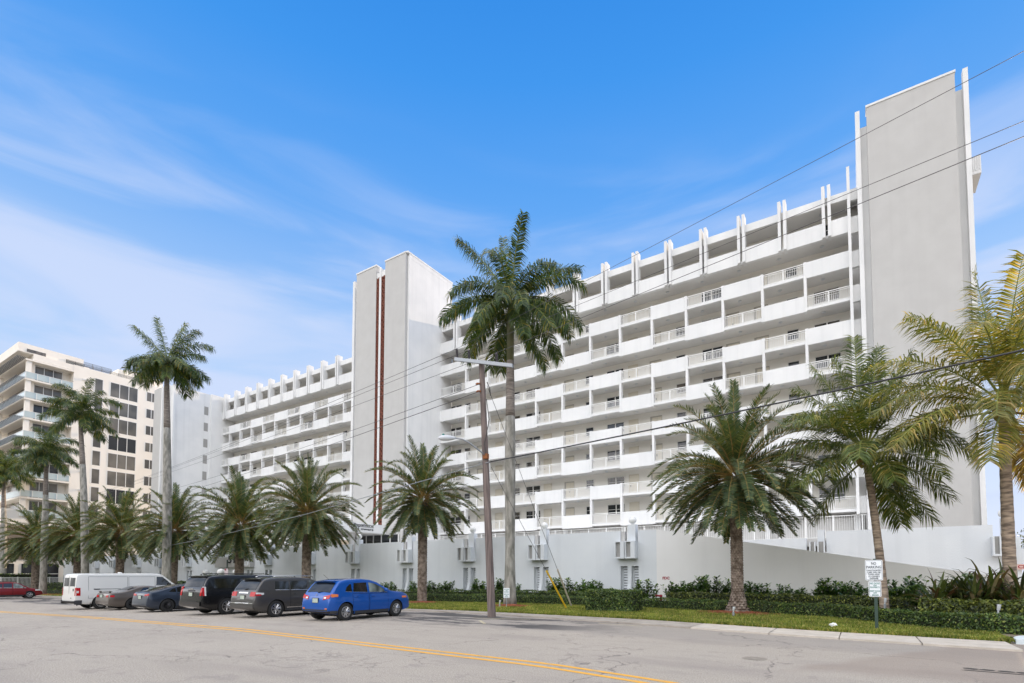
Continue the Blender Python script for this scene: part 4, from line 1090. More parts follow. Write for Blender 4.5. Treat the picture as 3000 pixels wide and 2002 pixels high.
# strap leaved plants
M_strap = leafmat('strap_leaf', [(0, (.028, .030, .014)), (.35, (.045, .07, .022)), (.7, (.085, .12, .03)), (.9, (.09, .035, .03)), (1, (.30, .27, .16))], .35, .25, .5)
def strap_plant(x, y, h, label, seed, nlv=34):
    e = empty('strap_leaf_plant', (x, y, .05)); tag(e, label, 'plant', 'burgundy and green strap leaved plants')
    rg = random.Random(seed); m = MB(); cm = MB()
    for i in range(nlv):
        a = i*2.4 + rg.uniform(-.3, .3); el = R(rg.uniform(15, 80)); base = Vector((x + rg.gauss(0, .14), y + rg.gauss(0, .12), .05 + h*rg.uniform(.05, .45)))
        d = Vector((math.cos(a)*math.cos(el), math.sin(a)*math.cos(el), math.sin(el))); Ln = h*rg.uniform(.5, .9); g = rg.uniform(.5, 2.0); n = 7; p = base; w0 = .055*rg.uniform(.8, 1.3)
        s = d.cross(ZV).normalized(); vs = []
        for j in range(n + 1):
            t = j/n; w = w0*math.sin(math.pi*min(1, t*.85 + .12)); vs += [p - s*w, p + Vector((0, 0, -w*.5)), p + s*w]
            dd = (d + Vector((0, 0, -1))*g*t**2).normalized(); p = p + dd*Ln/n
        fs = []
        for j in range(n): fs += [(3*j, 3*j+1, 3*j+4, 3*j+3), (3*j+1, 3*j+2, 3*j+5, 3*j+4)]
        m.add(vs, fs)
    for i in range(4): cm.tube([(x + rg.gauss(0, .1), y + rg.gauss(0, .1), .03), (x + rg.gauss(0, .12), y, h*.5)], [.03, .02], 5)
    m.build('leaves', M_strap, e, True); cm.build('stems', M_twig, e)
for k, (u, Y, h, lab) in enumerate([(2745, 24.2, 1.75, 'dark burgundy strap leaved plant nearest the sign'), (2800, 24.8, 1.7, 'strap leaved plant second from the left of its bed'), (2845, 24.3, 1.9, 'green strap leaved plant in the middle of the bed'), (2895, 24.4, 2.15, 'tallest strap leaved plant with upright green blades'),
        (2930, 25.2, 1.9, 'strap leaved plant left of the big coconut trunk'), (2990, 24.0, 1.8, 'strap leaved plant at the right edge beyond the coconut trunk'), (2725, 23.3, .95, 'short drooping strap leaved plant in the hedge gap'), (2870, 25.6, 1.8, 'strap leaved plant at the back of the bed')]):
    p = onY(u, 1700, Y); strap_plant(p.x, p.y, h, lab, 90 + k, 74 if h > 1 else 24)
# fan of leaves and far tree at the right edge
def bush_tree(x, y, z0, r, label, seed):
    e = empty('tree', (x, y, 0)); tag(e, label, 'tree'); rg = random.Random(seed); vs = []; fs = []
    for i in range(9000):
        a = rg.uniform(0, math.tau); b = rg.uniform(-1, 1); q = r*rg.uniform(.55, 1.08)*(1 + .18*math.sin(a*5 + b*4)); s = math.sqrt(1 - b*b)
        leafquad(vs, fs, Vector((x + q*s*math.cos(a), y + q*s*math.sin(a), z0 + q*b*.75)), Vector((s*math.cos(a), s*math.sin(a), b)), .075, rg)
    m = MB(); m.add(vs, fs); m.build('crown', M_hedge2, e); t = MB(); t.tube([(x, y, -.2), (x + .1, y, z0 - .4)], [.2, .12], 8); t.build('trunk', M_twig, e)
bush_tree(11.2, 47, 3.6, 2.4, 'green tree just visible beyond the end wall at the right edge', 5)
# small cycad and low globe lamps by the sign
p = onY(618, 1700, 28.0); e = empty('cycad', (p.x, p.y, gz(p.x))); tag(e, 'small spiky cycad beside the low globe lamps', 'plant'); rg = random.Random(8); lf = MB(); st = MB()
for i in range(26):
    a = i*2.4; el = R(rg.uniform(15, 75)); frond((lf, st), (p.x, p.y, 1.1 + gz(p.x)), (math.cos(a)*math.cos(el), math.sin(a)*math.cos(el), math.sin(el)), 1.5, .3, 'date', rg, 24, .8)
st.tube([(p.x, p.y, gz(p.x)), (p.x, p.y, 1.1 + gz(p.x))], .2, 8); lf.build('crown', M_date, e); st.build('trunk', M_boot, e)
for u, lab in ((602, 'low globe lamp left of the cycad'), (647, 'low globe lamp beside the pink parking notice'), (691, 'low globe lamp left of the date palm trunk by the number sign')):
    p = onY(u, 1677, 27.5); e = empty('bollard_lamp', (p.x, p.y, gz(p.x))); tag(e, lab, 'lamp', 'low globe lamps by the number sign')
    m = MB(); m.sphere((p.x, p.y, p.z), .36 if u == 647 else .30, 18, 12); m.build('globe', M_globe, e, True); m = MB(); m.tube([(p.x, p.y, gz(p.x)), (p.x, p.y, p.z - .3)], .06, 8); m.build('post', M_galv, e)

# ------------------------------------------------------------------ pole, arm, wires
pbot = onG(1441, 1808); Yp = pbot.y
ptp = onY(1411, 1066, Yp)
PO = empty('utility_pole', (pbot.x, pbot.y, 0)); tag(PO, 'leaning weathered wooden utility pole at the road edge', 'utility pole')
m = MB(); n = 12; m.tube([Vector((pbot.x, pbot.y, -.1)).lerp(ptp, i/n) for i in range(n + 1)], [.175 - .055*i/n for i in range(n + 1)], 14); m.build('pole', M_pole, PO, True, 60)
a = onY(1333, 1053, Yp - .35); b = onY(1502, 1072, Yp - .1)
ax = (b - a).normalized(); m = MB()
nn = Vector((-ax.y, ax.x, 0)).normalized()*.055; uz = Vector((0, 0, .075))
m.add([a - nn - uz, b - nn - uz, b + nn - uz, a + nn - uz, a - nn + uz, b - nn + uz, b + nn + uz, a + nn + uz], [(0,3,2,1),(4,5,6,7),(0,1,5,4),(1,2,6,5),(2,3,7,6),(3,0,4,7)])
m.build('crossarm', M_galv, PO)
ins_top = []
for t in (.04, .26, .74):
    p = a.lerp(b, t) + uz; lean = Vector((-.03, 0, .42)); q = p + lean
    m = MB(); pts = [p.lerp(q, i/14) for i in range(15)]; m.tube(pts, [.045] + [(.062 if i % 2 else .040) for i in range(13)] + [.035], 12); m.build('insulator', M_porcelain, PO, True, 30); ins_top.append(q)
for (u, v) in ((1407, 1125), (1409, 1147)):
    p = onY(u, v, Yp - .12); m = MB(); m.tube([p, p + Vector((-.14, -.05, .02)), p + Vector((-.2, -.06, 0))], [.05, .045, .03], 8); m.build('clamp', M_rust, PO)
m = MB(); q1 = onY(1427, 1120, Yp + .05); q2 = onY(1437, 1160, Yp + .1); m.tube([q1, q1.lerp(q2, .5) + Vector((.05, 0, 0)), q2], .02, 6); m.tube([onY(1425, 1170, Yp - .1), onY(1433, 1230, Yp - .16), onY(1420, 1300, Yp - .18), onY(1424, 1342, Yp - .16)], .018, 5); m.build('cable_loop', M_black, PO)
# painted marks and staples on the pole
# street lamp on its arm
SL = PO
pa = onY(1424, 1337, Yp - .1); p2 = onY(1375, 1298, Yp - .8); p3 = onY(1335, 1284, Yp - 1.3)
m = MB(); m.tube([pa, pa.lerp(p2, .5) + Vector((0, 0, .02)), p2, p2.lerp(p3, .5) + Vector((0, 0, .05)), p3], .035, 8)
LA = empty('street_lamp', pa); tag(LA, 'grey cobra head street lamp on a curved arm fixed to the wooden pole', 'street lamp'); m.build('arm', M_galv, LA, True)
ph = onY(1283, 1283, Yp - 2.0); d = (p3 - ph); m = MB(); c_ = [ph.lerp(p3, t) for t in (0, .12, .3, .6, .85, 1.0)]
m.tube([c + Vector((0, 0, 0)) for c in c_], [.02, .085, .12, .115, .08, .04], 10); m.build('lamp_head', M_lamp, LA, True); m = MB(); m.tube([c_[2] + Vector((0, 0, .1)), c_[2] + Vector((0, 0, .17))], .05, 8); m.build('photocell', M_teal, LA)
m = MB(); m.box(pa.x - .12, pa.x + .1, pa.y - .08, pa.y + .08, pa.z - .12, pa.z + .1); m.build('bracket', M_rust, LA)

def wire(pts, r, label, name='overhead_wire', mat=None, sag=0, group='overhead wires', n=24):
    P_ = []
    for s, (p, q) in enumerate(zip(pts[:-1], pts[1:])):
        for i in range(n + (1 if s == len(pts) - 2 else 0)):
            t = i/n; P_.append(Vector(p).lerp(Vector(q), t) + Vector((0, 0, -sag*4*t*(1 - t))))
    m = MB(); m.tube(P_, r, 5, cap=False); o = m.build(name, mat or M_wire, None, True); tag(o, label, 'wire', group); return o
def ext(p, q, k): return Vector(q) + (Vector(q) - Vector(p))*k
rw = [depth(3000, 150, 9.2), depth(3000, 355, 10.4), depth(3000, 400, 10.9)]
lw = [onY(330, 1425, 33), onY(300, 1437, 33.6), onY(270, 1452, 34.2)]
for k, (it, r_, l_) in enumerate(zip([ins_top[0], ins_top[1], ins_top[2]], rw, lw)):
    nm = ['top', 'middle', 'lower'][k]
    pass
wire([ext(rw[0], ins_top[0], 0), ext(ins_top[0], rw[0], .6)], .006, 'topmost of three thin wires rising to the right from the crossarm')
wire([ext(rw[1], ins_top[1], 0), ext(ins_top[1], rw[1], .6)], .007, 'middle of three thin wires rising to the right, from the second insulator')
wire([ins_top[2], ext(ins_top[2], rw[2], .6)], .009, 'lowest and darkest of three wires rising to the right across the tower')
for k in range(3):
    wire([ins_top[k], ext(ins_top[k], lw[k], .25)], .010, ['thin wire falling left from the first insulator across the stair tower', 'thin wire falling left from the second insulator', 'thin wire falling left from the third insulator'][k], sag=.5)
cp = onY(1434, 1354, Yp - .15)
wire([cp, ext(cp, depth(3000, 1012, 11.6), .5)], .026, 'thick black cable from the pole to the right edge across the palms', 'overhead_cable', M_black, .12, 'overhead cables')
lf_ = [cp, onY(1180, 1426, Yp + 1), onY(900, 1506, Yp + 3), onY(640, 1570, Yp + 5), onY(440, 1610, Yp + 7), onY(250, 1630, 28), onY(100, 1629, 28.5), onY(-60, 1615, 29)]
wire(lf_, .02, 'long cable sagging from the pole to the left edge in front of the date palms', 'overhead_cable', M_galv, 0, 'overhead cables', 6)
cl = onY(1405, 1147, Yp - .2)
wire([cl, ext(cl, onY(600, 1418, 29), .4)], .015, 'dark wire from the rusty clamp down to the left', sag=.3)
cl2 = onY(1407, 1125, Yp - .2)
wire([cl2, ext(cl2, onY(600, 1400, 29), .4)], .012, 'thin wire from the upper clamp down to the left', sag=.3)
# guys with plastic guards
g1t = onY(1427, 1130, Yp + .1); g1b = onG(1674, 1776, .08)
wire([g1t, g1b], .012, 'steel guy wire from the pole head to the ground at the pale guard', 'guy_wire', M_wire, 0, 'guy wires', 2)
g2t = onY(1440, 1370, Yp + .1); g2b = onG(1659, 1782, .08)
wire([g2t, g2b], .011, 'steel guy wire ending in the yellow guard', 'guy_wire', M_wire, 0, 'guy wires', 2)
for (t, b_, f, mt, lab) in ((g1t, g1b, .80, M_wguard, 'pale grey plastic guard on the right hand guy wire'), (g2t, g2b, .70, M_yguard, 'yellow plastic guard on the left hand guy wire')):
    m = MB(); s = t.lerp(b_, f)
    if mt is M_yguard: s = onY(1597, 1664, g2b.y*.72 + g2t.y*.28) if False else t.lerp(b_, .70)
    m.tube([s, b_], .045, 8); o = m.build('guy_guard', mt, None, True, 40); tag(o, lab, 'guard')

# ------------------------------------------------------------------ signs and small things
pS = onG(2569, 1845, .07); Ys = pS.y
SG = empty('parking_sign', (pS.x, pS.y, .06)); tag(SG, 'white no parking and no dogs signs on a dark green post in the grass', 'sign')
vdir = Vector((pS.x, pS.y, 0)).normalized(); sd_ = Vector((vdir.y, -vdir.x, 0)); sd_ = (sd_*.85 + Vector((1, 0, 0))*.15).normalized(); bk = Vector((-sd_.y, sd_.x, 0))
def P3(s, z, o): return Vector((pS.x, pS.y, 0)) + sd_*s + Vector((0, 0, z)) + bk*o
m = MB(); ztp = onY(2569, 1640, Ys).z + .03
m.add([P3(-.045, .0, .03), P3(.045, .0, .03), P3(.03, .0, .06), P3(-.03, .0, .06), P3(-.045, ztp, .03), P3(.045, ztp, .03), P3(.03, ztp, .06), P3(-.03, ztp, .06)], [(0,3,2,1),(4,5,6,7),(0,1,5,4),(1,2,6,5),(2,3,7,6),(3,0,4,7)])
m.build('post', M_signp, SG)
def rounded(w, h, r, n=5):
    out = []
    for (cx_, cz_, a0) in ((w/2 - r, -h/2 + r, -90), (w/2 - r, h/2 - r, 0), (-w/2 + r, h/2 - r, 90), (-w/2 + r, -h/2 + r, 180)):
        for i in range(n): a_ = R(a0 + 90*i/(n - 1)); out.append((cx_ + r*math.cos(a_), cz_ + r*math.sin(a_)))
    return out
def board(cs, cz, w, h, o, name):
    m = MB(); m.mat(0); pts = [P3(cs + x, cz + z, o) for x, z in rounded(w, h, .04)]; m.prism(pts, -bk*.008)
    bo = m.build(name, M_signw, SG)
    m = MB(); A = rounded(w - .035, h - .035, .03); B = rounded(w - .052, h - .052, .024); k = len(A)
    m.add([P3(cs + x, cz + z, o - .0105) for x, z in A] + [P3(cs + x, cz + z, o - .0105) for x, z in B], [(i, (i+1) % k, k + (i+1) % k, k + i) for i in range(k)])
    m.build('border', M_navy, bo); return bo
zt1, zb1 = onY(2569, 1641, Ys).z, onY(2569, 1701, Ys).z; w1 = (onY(2592, 1670, Ys) - onY(2540, 1670, Ys)).length
zt2, zb2 = onY(2569, 1703, Ys).z, onY(2569, 1749, Ys).z; w2 = (onY(2586, 1720, Ys) - onY(2549, 1720, Ys)).length
b1 = board(-.03, (zt1 + zb1)/2, w1, zt1 - zb1, .02, 'sign_board'); b2 = board(-.015, (zt2 + zb2)/2, w2, zt2 - zb2, .02, 'sign_board')
def lines(bo, cs, zt, w, rows, mat):
    for (txt, dz, hh, ww) in rows:
        fit_text(txt, hh*1.42, mat, 'lettering', bo, P3(cs, zt - dz, .009), sd_, (0, 0, 1), ww*w, .0012, .0015, 'CENTER')
hS = zt1 - zb1
lines(b1, -.03, zt1, w1, [('NO', .23*hS, .13*hS, .28), ('PARKING', .41*hS, .13*hS, .84), ('UNAUTHORIZED', .54*hS, .072*hS, .82), ('CARS WILL BE', .64*hS, .072*hS, .76), ('TOWED AWAY', .74*hS, .072*hS, .68), ("AT OWNER'S", .84*hS, .072*hS, .64), ('EXPENSE', .935*hS, .072*hS, .48)], M_navy)
hS = zt2 - zb2
lines(b2, -.015, zt2, w2, [('NO DOGS', .20*hS, .10*hS, .76), ('ON', .32*hS, .09*hS, .26), ('PROPERTY', .44*hS, .09*hS, .80), ('KEEP DOGS', .68*hS, .09*hS, .84), ('OFF', .80*hS, .09*hS, .28), ('GRASS', .93*hS, .09*hS, .52)], M_teal)
# dog notice on the royal palm trunk side
Yd = 22.9; q = onY(1484, 1736, Yd); e = empty('dog_notice', (q.x, Yd, 0)); tag(e, 'small white no dogs notice in front of the tall grey palm trunk', 'sign')
ddv = Vector((q.x, Yd, 0)).normalized(); s2 = Vector((ddv.y, -ddv.x, 0)); wv_ = .16; zt, zb = onY(1484, 1723, Yd).z, onY(1484, 1752, Yd).z
pS_save = pS; pS = Vector((q.x, Yd, 0)); sd_ = s2; bk = Vector((-sd_.y, sd_.x, 0))
m = MB(); m.prism([P3(x, (zt + zb)/2 + z, 0) for x, z in rounded(.33, zt - zb, .03)], -bk*.008); bo = m.build('sign_board', M_signw, e)
hS = zt - zb
for (txt, dz, ww) in (('NO DOGS', .2, .8), ('ON', .33, .3), ('PROPERTY', .46, .8), ('KEEP DOGS', .68, .84), ('OFF', .81, .3), ('GRASS', .94, .55)):
    fit_text(txt, hS*.13, M_teal, 'lettering', bo, P3(0, zt - dz*hS, -.0095), sd_, (0, 0, 1), ww*.33, .001, .001, 'CENTER')
m = MB(); m.tube([P3(0, 0, .03), P3(0, zt - .1, .03)], .02, 6); m.build('post', M_galv, e)
# pink notice on a green pole by the number sign
q = onY(664, 1676, 24.5); e = empty('parking_notice', (q.x, 24.5, gz(q.x))); tag(e, 'small pinkish parking notice on a dark green post behind the black SUV', 'sign')
m = MB(); m.box(q.x - .06, q.x + .06, 24.5, 24.56, gz(q.x), onY(664, 1640, 24.5).z); m.build('post', M_signp, e)
m = MB(); m.box(q.x - .28, q.x + .28, 24.46, 24.49, onY(664, 1685, 24.5).z, onY(664, 1666, 24.5).z); m.build('sign_board', plain('pale_pink_sign', (.72, .6, .64), .5), e)
m = MB(); m.box(q.x - .2, q.x - .02, 24.45, 24.459, onY(664, 1672, 24.5).z, onY(664, 1667, 24.5).z); m.build('red_mark', M_red, e)
# verge spotlights
for (u, v, hh, lab) in ((2149, 1806, .40, 'small spotlight on a grey stake in front of the largest date palm'), (1464, 1779, .38, 'small spotlight on a stake left of the tall grey palm'), (2924, 1785, .5, 'small pale spotlight standing in the right hand hedge'), (2592, 1760, .45, 'small spotlight in the hedge behind the sign post')):
    p = onG(u, v, .06) if v > 1790 or u < 2000 else onY(u, v, 22.0 if u > 2800 else 24.9)
    z0 = .05 if (v > 1790 or u < 2000) else p.z - .35
    e = empty('spotlight', (p.x, p.y, z0)); tag(e, lab, 'garden light', 'garden spotlights')
    m = MB(); m.tube([(p.x, p.y, z0), (p.x, p.y, z0 + hh*.5)], .045, 8); m.build('stake', M_galv, e)
    m = MB(); m.tube([(p.x, p.y, z0 + hh*.5), (p.x, p.y, z0 + hh*.6), (p.x + .01, p.y, z0 + hh*.65), (p.x + .03, p.y, z0 + hh)], [.02, .025, .045, .055], 10); m.build('lamp_head', M_lamp, e, True, 50)
# crumpled white wrapper on the grass
p = onG(2441, 1833, .1); rg = random.Random(4); m = MB(); m.sphere((0, 0, 0), .11, 10, 7)
m.v = [(p.x + v[0]*rg.uniform(.7, 1.5), p.y + v[1]*rg.uniform(.7, 1.2), .12 + v[2]*rg.uniform(.4, .8)) for v in m.v]
o = m.build('litter', plain('white_plastic', (.82, .82, .80), .5)); tag(o, 'crumpled white wrapper lying on the grass left of the no parking sign', 'litter')
# ------------------------------------------------------------------ vehicles
M_tyre = plain('tyre_rubber', (.016, .016, .016), .85)
M_rim = plain('alloy_rim', (.52, .52, .53), .3, .9)
M_rimd = plain('dark_alloy_rim', (.05, .05, .055), .35, .7)
M_cglass = plain('car_glass', (.008, .010, .013), .03, spec=.32)
M_cside = plain('side_glass', (.014, .013, .012), .04, spec=.9, coat=.6)
M_cfront = noisy('front_side_glass', (.05, .06, .055), (.24, .28, .26), 2.2, .05, spec=.5, detail=1)
M_chrome = plain('chrome_trim', (.68, .68, .68), .18, 1)
M_tail = plain('tail_lamp_red', (.42, .004, .006), .15, coat=.1, spec=.3)
M_tail2 = plain('tail_lamp_amber', (.65, .16, .02), .15, coat=.8)
M_lens = plain('clear_lens', (.62, .62, .60), .1, coat=.6)
M_plate = noisy('number_plate', (.30, .42, .38), (.55, .55, .45), 22, .4)
M_well = plain('wheel_well_black', (.008, .008, .008), 1)
M_trim = plain('grey_cladding', (.035, .036, .04), .6)
def paint(name, col, metal=.35, rough=.32): return plain(name, col, rough, metal, coat=1.0, spec=.3)
P_white = paint('white_van_paint', (.72, .71, .67), 0, .35)
P_coupe = paint('bronze_grey_paint', (.12, .10, .085), .25)
P_sedan = paint('midnight_grey_paint', (.028, .038, .058), .2)
P_black = paint('black_paint', (.008, .008, .009), .0, .25)
P_grey = paint('dark_grey_paint', (.062, .058, .055), .25)
P_blue = paint('electric_blue_paint', (.004, .075, .34), .15)
P_red = paint('dark_red_paint', (.19, .008, .012), .15)

def interp(pts, x):
    if x <= pts[0][0]: return pts[0][1]
    for (a, b), (c, d) in zip(pts[:-1], pts[1:]):
        if x <= c:
            return b if c == a else b + (d - b)*(x - a)/(c - a)
    return pts[-1][1]
def smoothed(pts, x, r=.05):
    return (interp(pts, x - r) + 2*interp(pts, x) + interp(pts, x + r))/4

class Car:
    def __init__(s, S): s.S = S
    def zt(s, y):
        r = .055 if .12 < y < s.S['L'] - .12 else .012
        return smoothed(s.S['top'], y, r)
    def zb(s, y):
        S = s.S; c = S['clear']
        return c + .16*max(0, 1 - y/.55)**1.5 + .10*max(0, 1 - (S['L'] - y)/.6)**1.5
    def W(s, y):
        S = s.S; Lc = S['L']; r = S.get('rt', .07); f = S.get('ft', .16)
        a = max(0, 1 - y/.40); b = max(0, 1 - (Lc - y)/.85)
        return S['W']/2*(1 - r*a**2.2 - f*b**2.2)
    def g(s, z):
        S = s.S; b = S['belt']
        return interp([(0, .93), (.22, .93), (.36, .975), (.62, 1.0), (b - .21, .998), (b - .17, .974), (b, .958), (S['H'], .965 - S.get('tumble', .17))], z)
    def x(s, y, z): return s.W(y)*s.g(z)
    def ring(s, y):
        zt, zb = s.zt(y), s.zb(y); rc = min(.10, (zt - zb)/4)
        out = [(0, zb), (s.x(y, zb) - .10, zb), (s.x(y, zb + .03) - .02, zb + .02)]
        for i in range(9):
            z = zb + .07 + (zt - rc - zb - .07)*i/8; out.append((s.x(y, z), z))
        xe = s.x(y, zt - rc)
        for a in (25, 50, 72): out.append((xe - rc*(1 - math.cos(R(a))), zt - rc + rc*math.sin(R(a))))
        xt = xe - rc
        for f in (1, .75, .5, .25, 0): out.append((xt*f, zt + .028*(1 - f*f)))
        return out
    def topz(s, x, y):
        zt, zb = s.zt(y), s.zb(y); rc = min(.10, (zt - zb)/4); xt = s.x(y, zt - rc) - rc; f = min(1, abs(x)/max(.1, xt)); return zt + .028*(1 - f*f)
    def inside(s, x, y, z):
        if z > s.topz(x, y) or z < s.zb(y): return False
        zt, zb = s.zt(y), s.zb(y); rc = min(.10, (zt - zb)/4)
        if abs(x) > s.x(y, min(z, zt - rc)): return False
        return True
    def yrear(s, x, z):
        y = 0.0
        while y < .6 and not s.inside(x, y, z): y += .004
        return y if y < .6 else .08
    def yfront(s, x, z):
        y = s.S['L']
        while y > s.S['L'] - 1.5 and not s.inside(x, y, z): y -= .004
        return y

def grid(mb, fn, nu, nv):
    vs = [fn(i/nu, j/nv) for i in range(nu + 1) for j in range(nv + 1)]
    fs = [(i*(nv+1)+j, (i+1)*(nv+1)+j, (i+1)*(nv+1)+j+1, i*(nv+1)+j+1) for i in range(nu) for j in range(nv)]
    mb.add(vs, fs)

def wheel(e, x, y, r, w, side, rim, spokes):
    prof = [(r*.62, -w/2), (r*.80, -w/2 - .008), (r*.93, -w/2 + .004), (r*.99, -w/2 + .03), (r, -w*.2), (r, w*.2), (r*.99, w/2 - .03), (r*.93, w/2 - .004), (r*.80, w/2 + .008), (r*.62, w/2), (r*.62, -w/2)]
    m = MB(); m.lathe(prof, (x, y, r), 32, 'x'); t = m.build('wheel', M_tyre, e, True, 50, local=True)
    m = MB(); xo = x + side*(w/2 - .012); ri = r*.64
    m.lathe([(ri*1.0, x - xo + xo - x - side*.0), (ri*.90, side*.012)], (xo, y, r), 28, 'x')
    m.lathe([(ri, -side*.10), (ri, side*.01), (ri*.88, side*.014), (ri*.86, -side*.02), (ri*.86, -side*.10)], (xo, y, r), 28, 'x')
    m.lathe([(.001, side*.005), (ri*.16, side*.005), (ri*.20, -side*.02), (ri*.2, -side*.05)], (xo, y, r), 14, 'x')
    for k in range(spokes):
        a = math.tau*k/spokes + .2
        for tw in ((-.07, .0), (.07, 0)):
            ca, sa = math.cos(a + tw[0]), math.sin(a + tw[0])
            pa = Vector((xo - side*.012, y + ca*ri*.15, r + sa*ri*.15)); pb = Vector((xo - side*.0, y + math.cos(a + tw[0]*2.2)*ri*.9, r + math.sin(a + tw[0]*2.2)*ri*.9))
            m.tube([pa, pb], [.018, .014] if spokes < 9 else [.012, .010], 5)
    rm = m.build('rim', rim, None, True, 40, local=True); rm.parent = t
    m = MB(); m.lathe([(.001, 0), (ri*.86, 0)], (xo - side*.085, y, r), 20, 'x'); b = m.build('brake_disc', M_well, None, local=True); b.parent = t

def build_car(name, S, loc, rz, label, cat, pt):
    e = empty(name, loc, rz); tag(e, label, cat, 'vehicles parked along the street'); C_ = Car(S); Lc = S['L']
    ys = sorted(set([0, .012, .03, .06, .09, .12, .16, .2, .25, .3, .36, .42, .5, .6] + [.7 + .1*i for i in range(int((Lc - 1.3)/.1))] + [Lc - v for v in (.6, .5, .42, .35, .28, .22, .17, .12, .08, .05, .025, .008, 0)]))
    m = MB(); rings = []
    for y in ys:
        h = C_.ring(y); full = [(x, z) for x, z in h] + [(-x, z) for x, z in h[-2:0:-1]]; rings.append([(x, y, z) for x, z in full])
    k = len(rings[0]); m.v = [v for r_ in rings for v in r_]
    for i in range(len(rings) - 1):
        for j in range(k): m.f.append((i*k + j, i*k + (j+1) % k, (i+1)*k + (j+1) % k, (i+1)*k + j))
    m.f.append(tuple(range(k))[::-1]); m.f.append(tuple((len(rings)-1)*k + j for j in range(k))); m.m = [0]*len(m.f)
    body = m.build('body', [pt, M_well], e, local=True)
    bm = bmesh.new(); bm.from_mesh(body.data); bmesh.ops.recalc_face_normals(bm, faces=bm.faces); bm.to_mesh(body.data); bm.free()
    # wheel arches cut out of the body
    cu = MB(); cu.mat(0)
    for wy in (S['w1'], S['w2']):
        for sd in (-1, 1):
            rr = S['wr'] + S.get('arch', .055); n = 28; x0 = sd*(S['W']/2 + .1); x1 = sd*(S['W']/2 - .30)
            vs = [(xx, wy + rr*math.cos(math.tau*j/n), S['wr'] + .0 + rr*math.sin(math.tau*j/n)) for xx in (x0, x1) for j in range(n)]
            cu.add(vs, [(j, (j+1) % n, n + (j+1) % n, n + j) for j in range(n)] + [tuple(range(n))[::-1], tuple(range(n, 2*n))])
    cut = cu.build('cut', [M_well], None, local=True)
    bm = bmesh.new(); bm.from_mesh(cut.data); bmesh.ops.recalc_face_normals(bm, faces=bm.faces); bm.to_mesh(cut.data); bm.free()
    md = body.modifiers.new('b', 'BOOLEAN'); md.object = cut; md.operation = 'DIFFERENCE'; md.solver = 'EXACT'; md.material_mode = 'TRANSFER'
    par = body.parent; body.parent = None
    bpy.context.view_layer.update()
    me = bpy.data.meshes.new_from_object(body.evaluated_get(bpy.context.evaluated_depsgraph_get()))
    body.modifiers.clear(); body.data = me; bpy.data.objects.remove(cut); body.parent = par
    me.polygons.foreach_set('use_smooth', [True]*len(me.polygons)); me.set_sharp_from_angle(angle=R(32))
    # dark arch lips and sills
    m = MB()
    for wy in (S['w1'], S['w2']):
        for sd in (-1, 1):
            rr = S['wr'] + S.get('arch', .055); pts = []
            for j in range(17):
                a = R(-12 + 204*j/16); yy = wy + rr*math.cos(a); zz = S['wr'] + rr*math.sin(a)
                if zz > C_.zb(yy) and 0 < yy < Lc: pts.append((sd*(C_.x(yy, zz) + .001), yy, zz))
            m.tube(pts, .011, 4)
    m.build('arch_trim', S.get('archmat', pt), e, True, local=True)
    m = MB(); ya, yb = S['w1'] + S['wr'] + .09, S['w2'] - S['wr'] - .09
    for sd in (-1, 1): grid(m, lambda u, v, sd=sd: (sd*(C_.x(ya + (yb-ya)*u, S['clear'] + .02 + .12*v) + .012), ya + (yb - ya)*u, S['clear'] + .02 + .12*v), 8, 2)
    m.build('sill', S.get('sillmat', M_trim), e, local=True)
    # side glass
    for poly in S['side']:
        for sd in (-1, 1):
            off = .006; m = MB()
            q = [(sd*(C_.x(y, z) + off), y, z) for y, z in poly]
            m.add(q, [tuple(range(len(q)))]); w_ = m.build('side_window', M_cfront if (poly is S['side'][-1] and S['H'] < 1.8) else M_cside, e, local=True)
            if S.get('chrome'):
                m = MB(); pl_ = [(y, z) for y, z in poly]; zmin = min(z for y, z in pl_); bb = [(sd*(C_.x(y, z) + .008), y, z - .012) for y, z in pl_ if z < zmin + .05]
                if len(bb) >= 2: bb.sort(key=lambda t: t[1]); m.tube([bb[0], bb[-1]], .010, 4); f = m.build('window_trim', M_chrome, None, local=True); f.parent = w_
    # windscreen and rear glass
    for key, nm in (('rg', 'rear_window'), ('ws', 'windscreen')):
        if key in S:
            y0, y1, fr = S[key]
            m = MB()
            def fn(u, v):
                y = y0 + (y1 - y0)*u
                zt, zb = C_.zt(y), C_.zb(y); rc = min(.10, (zt - zb)/4); xt = (C_.x(y, zt - rc) - rc*.6)*fr; x = xt*(2*v - 1)
                dz = (C_.zt(y + .01) - C_.zt(y - .01))/.02; nrm = Vector((0, -dz, 1)).normalized()*.010
                return (x, y + nrm.y, C_.topz(x, y) + nrm.z)
            grid(m, fn, 10, 10); m.build(nm, M_cglass, e, True, local=True)
    def rearpatch(nm, x0, x1, z0, z1, mt, off=.01, par=None, both=True, nx=6, nz=4, front=False, skew=0):
        for sd in ((1, -1) if both else (1,)):
            m = MB()
            def fn(u, v):
                z = z0 + (z1 - z0)*v; x = x0 + (x1 - x0)*u; z += skew*(u - .5)
                if front: return (sd*x, C_.yfront(x, z) + off, z)
                return (sd*x, C_.yrear(x, z) - off, z)
            grid(m, fn, nx, nz); o = m.build(nm, mt, e, True, local=True)
        return o
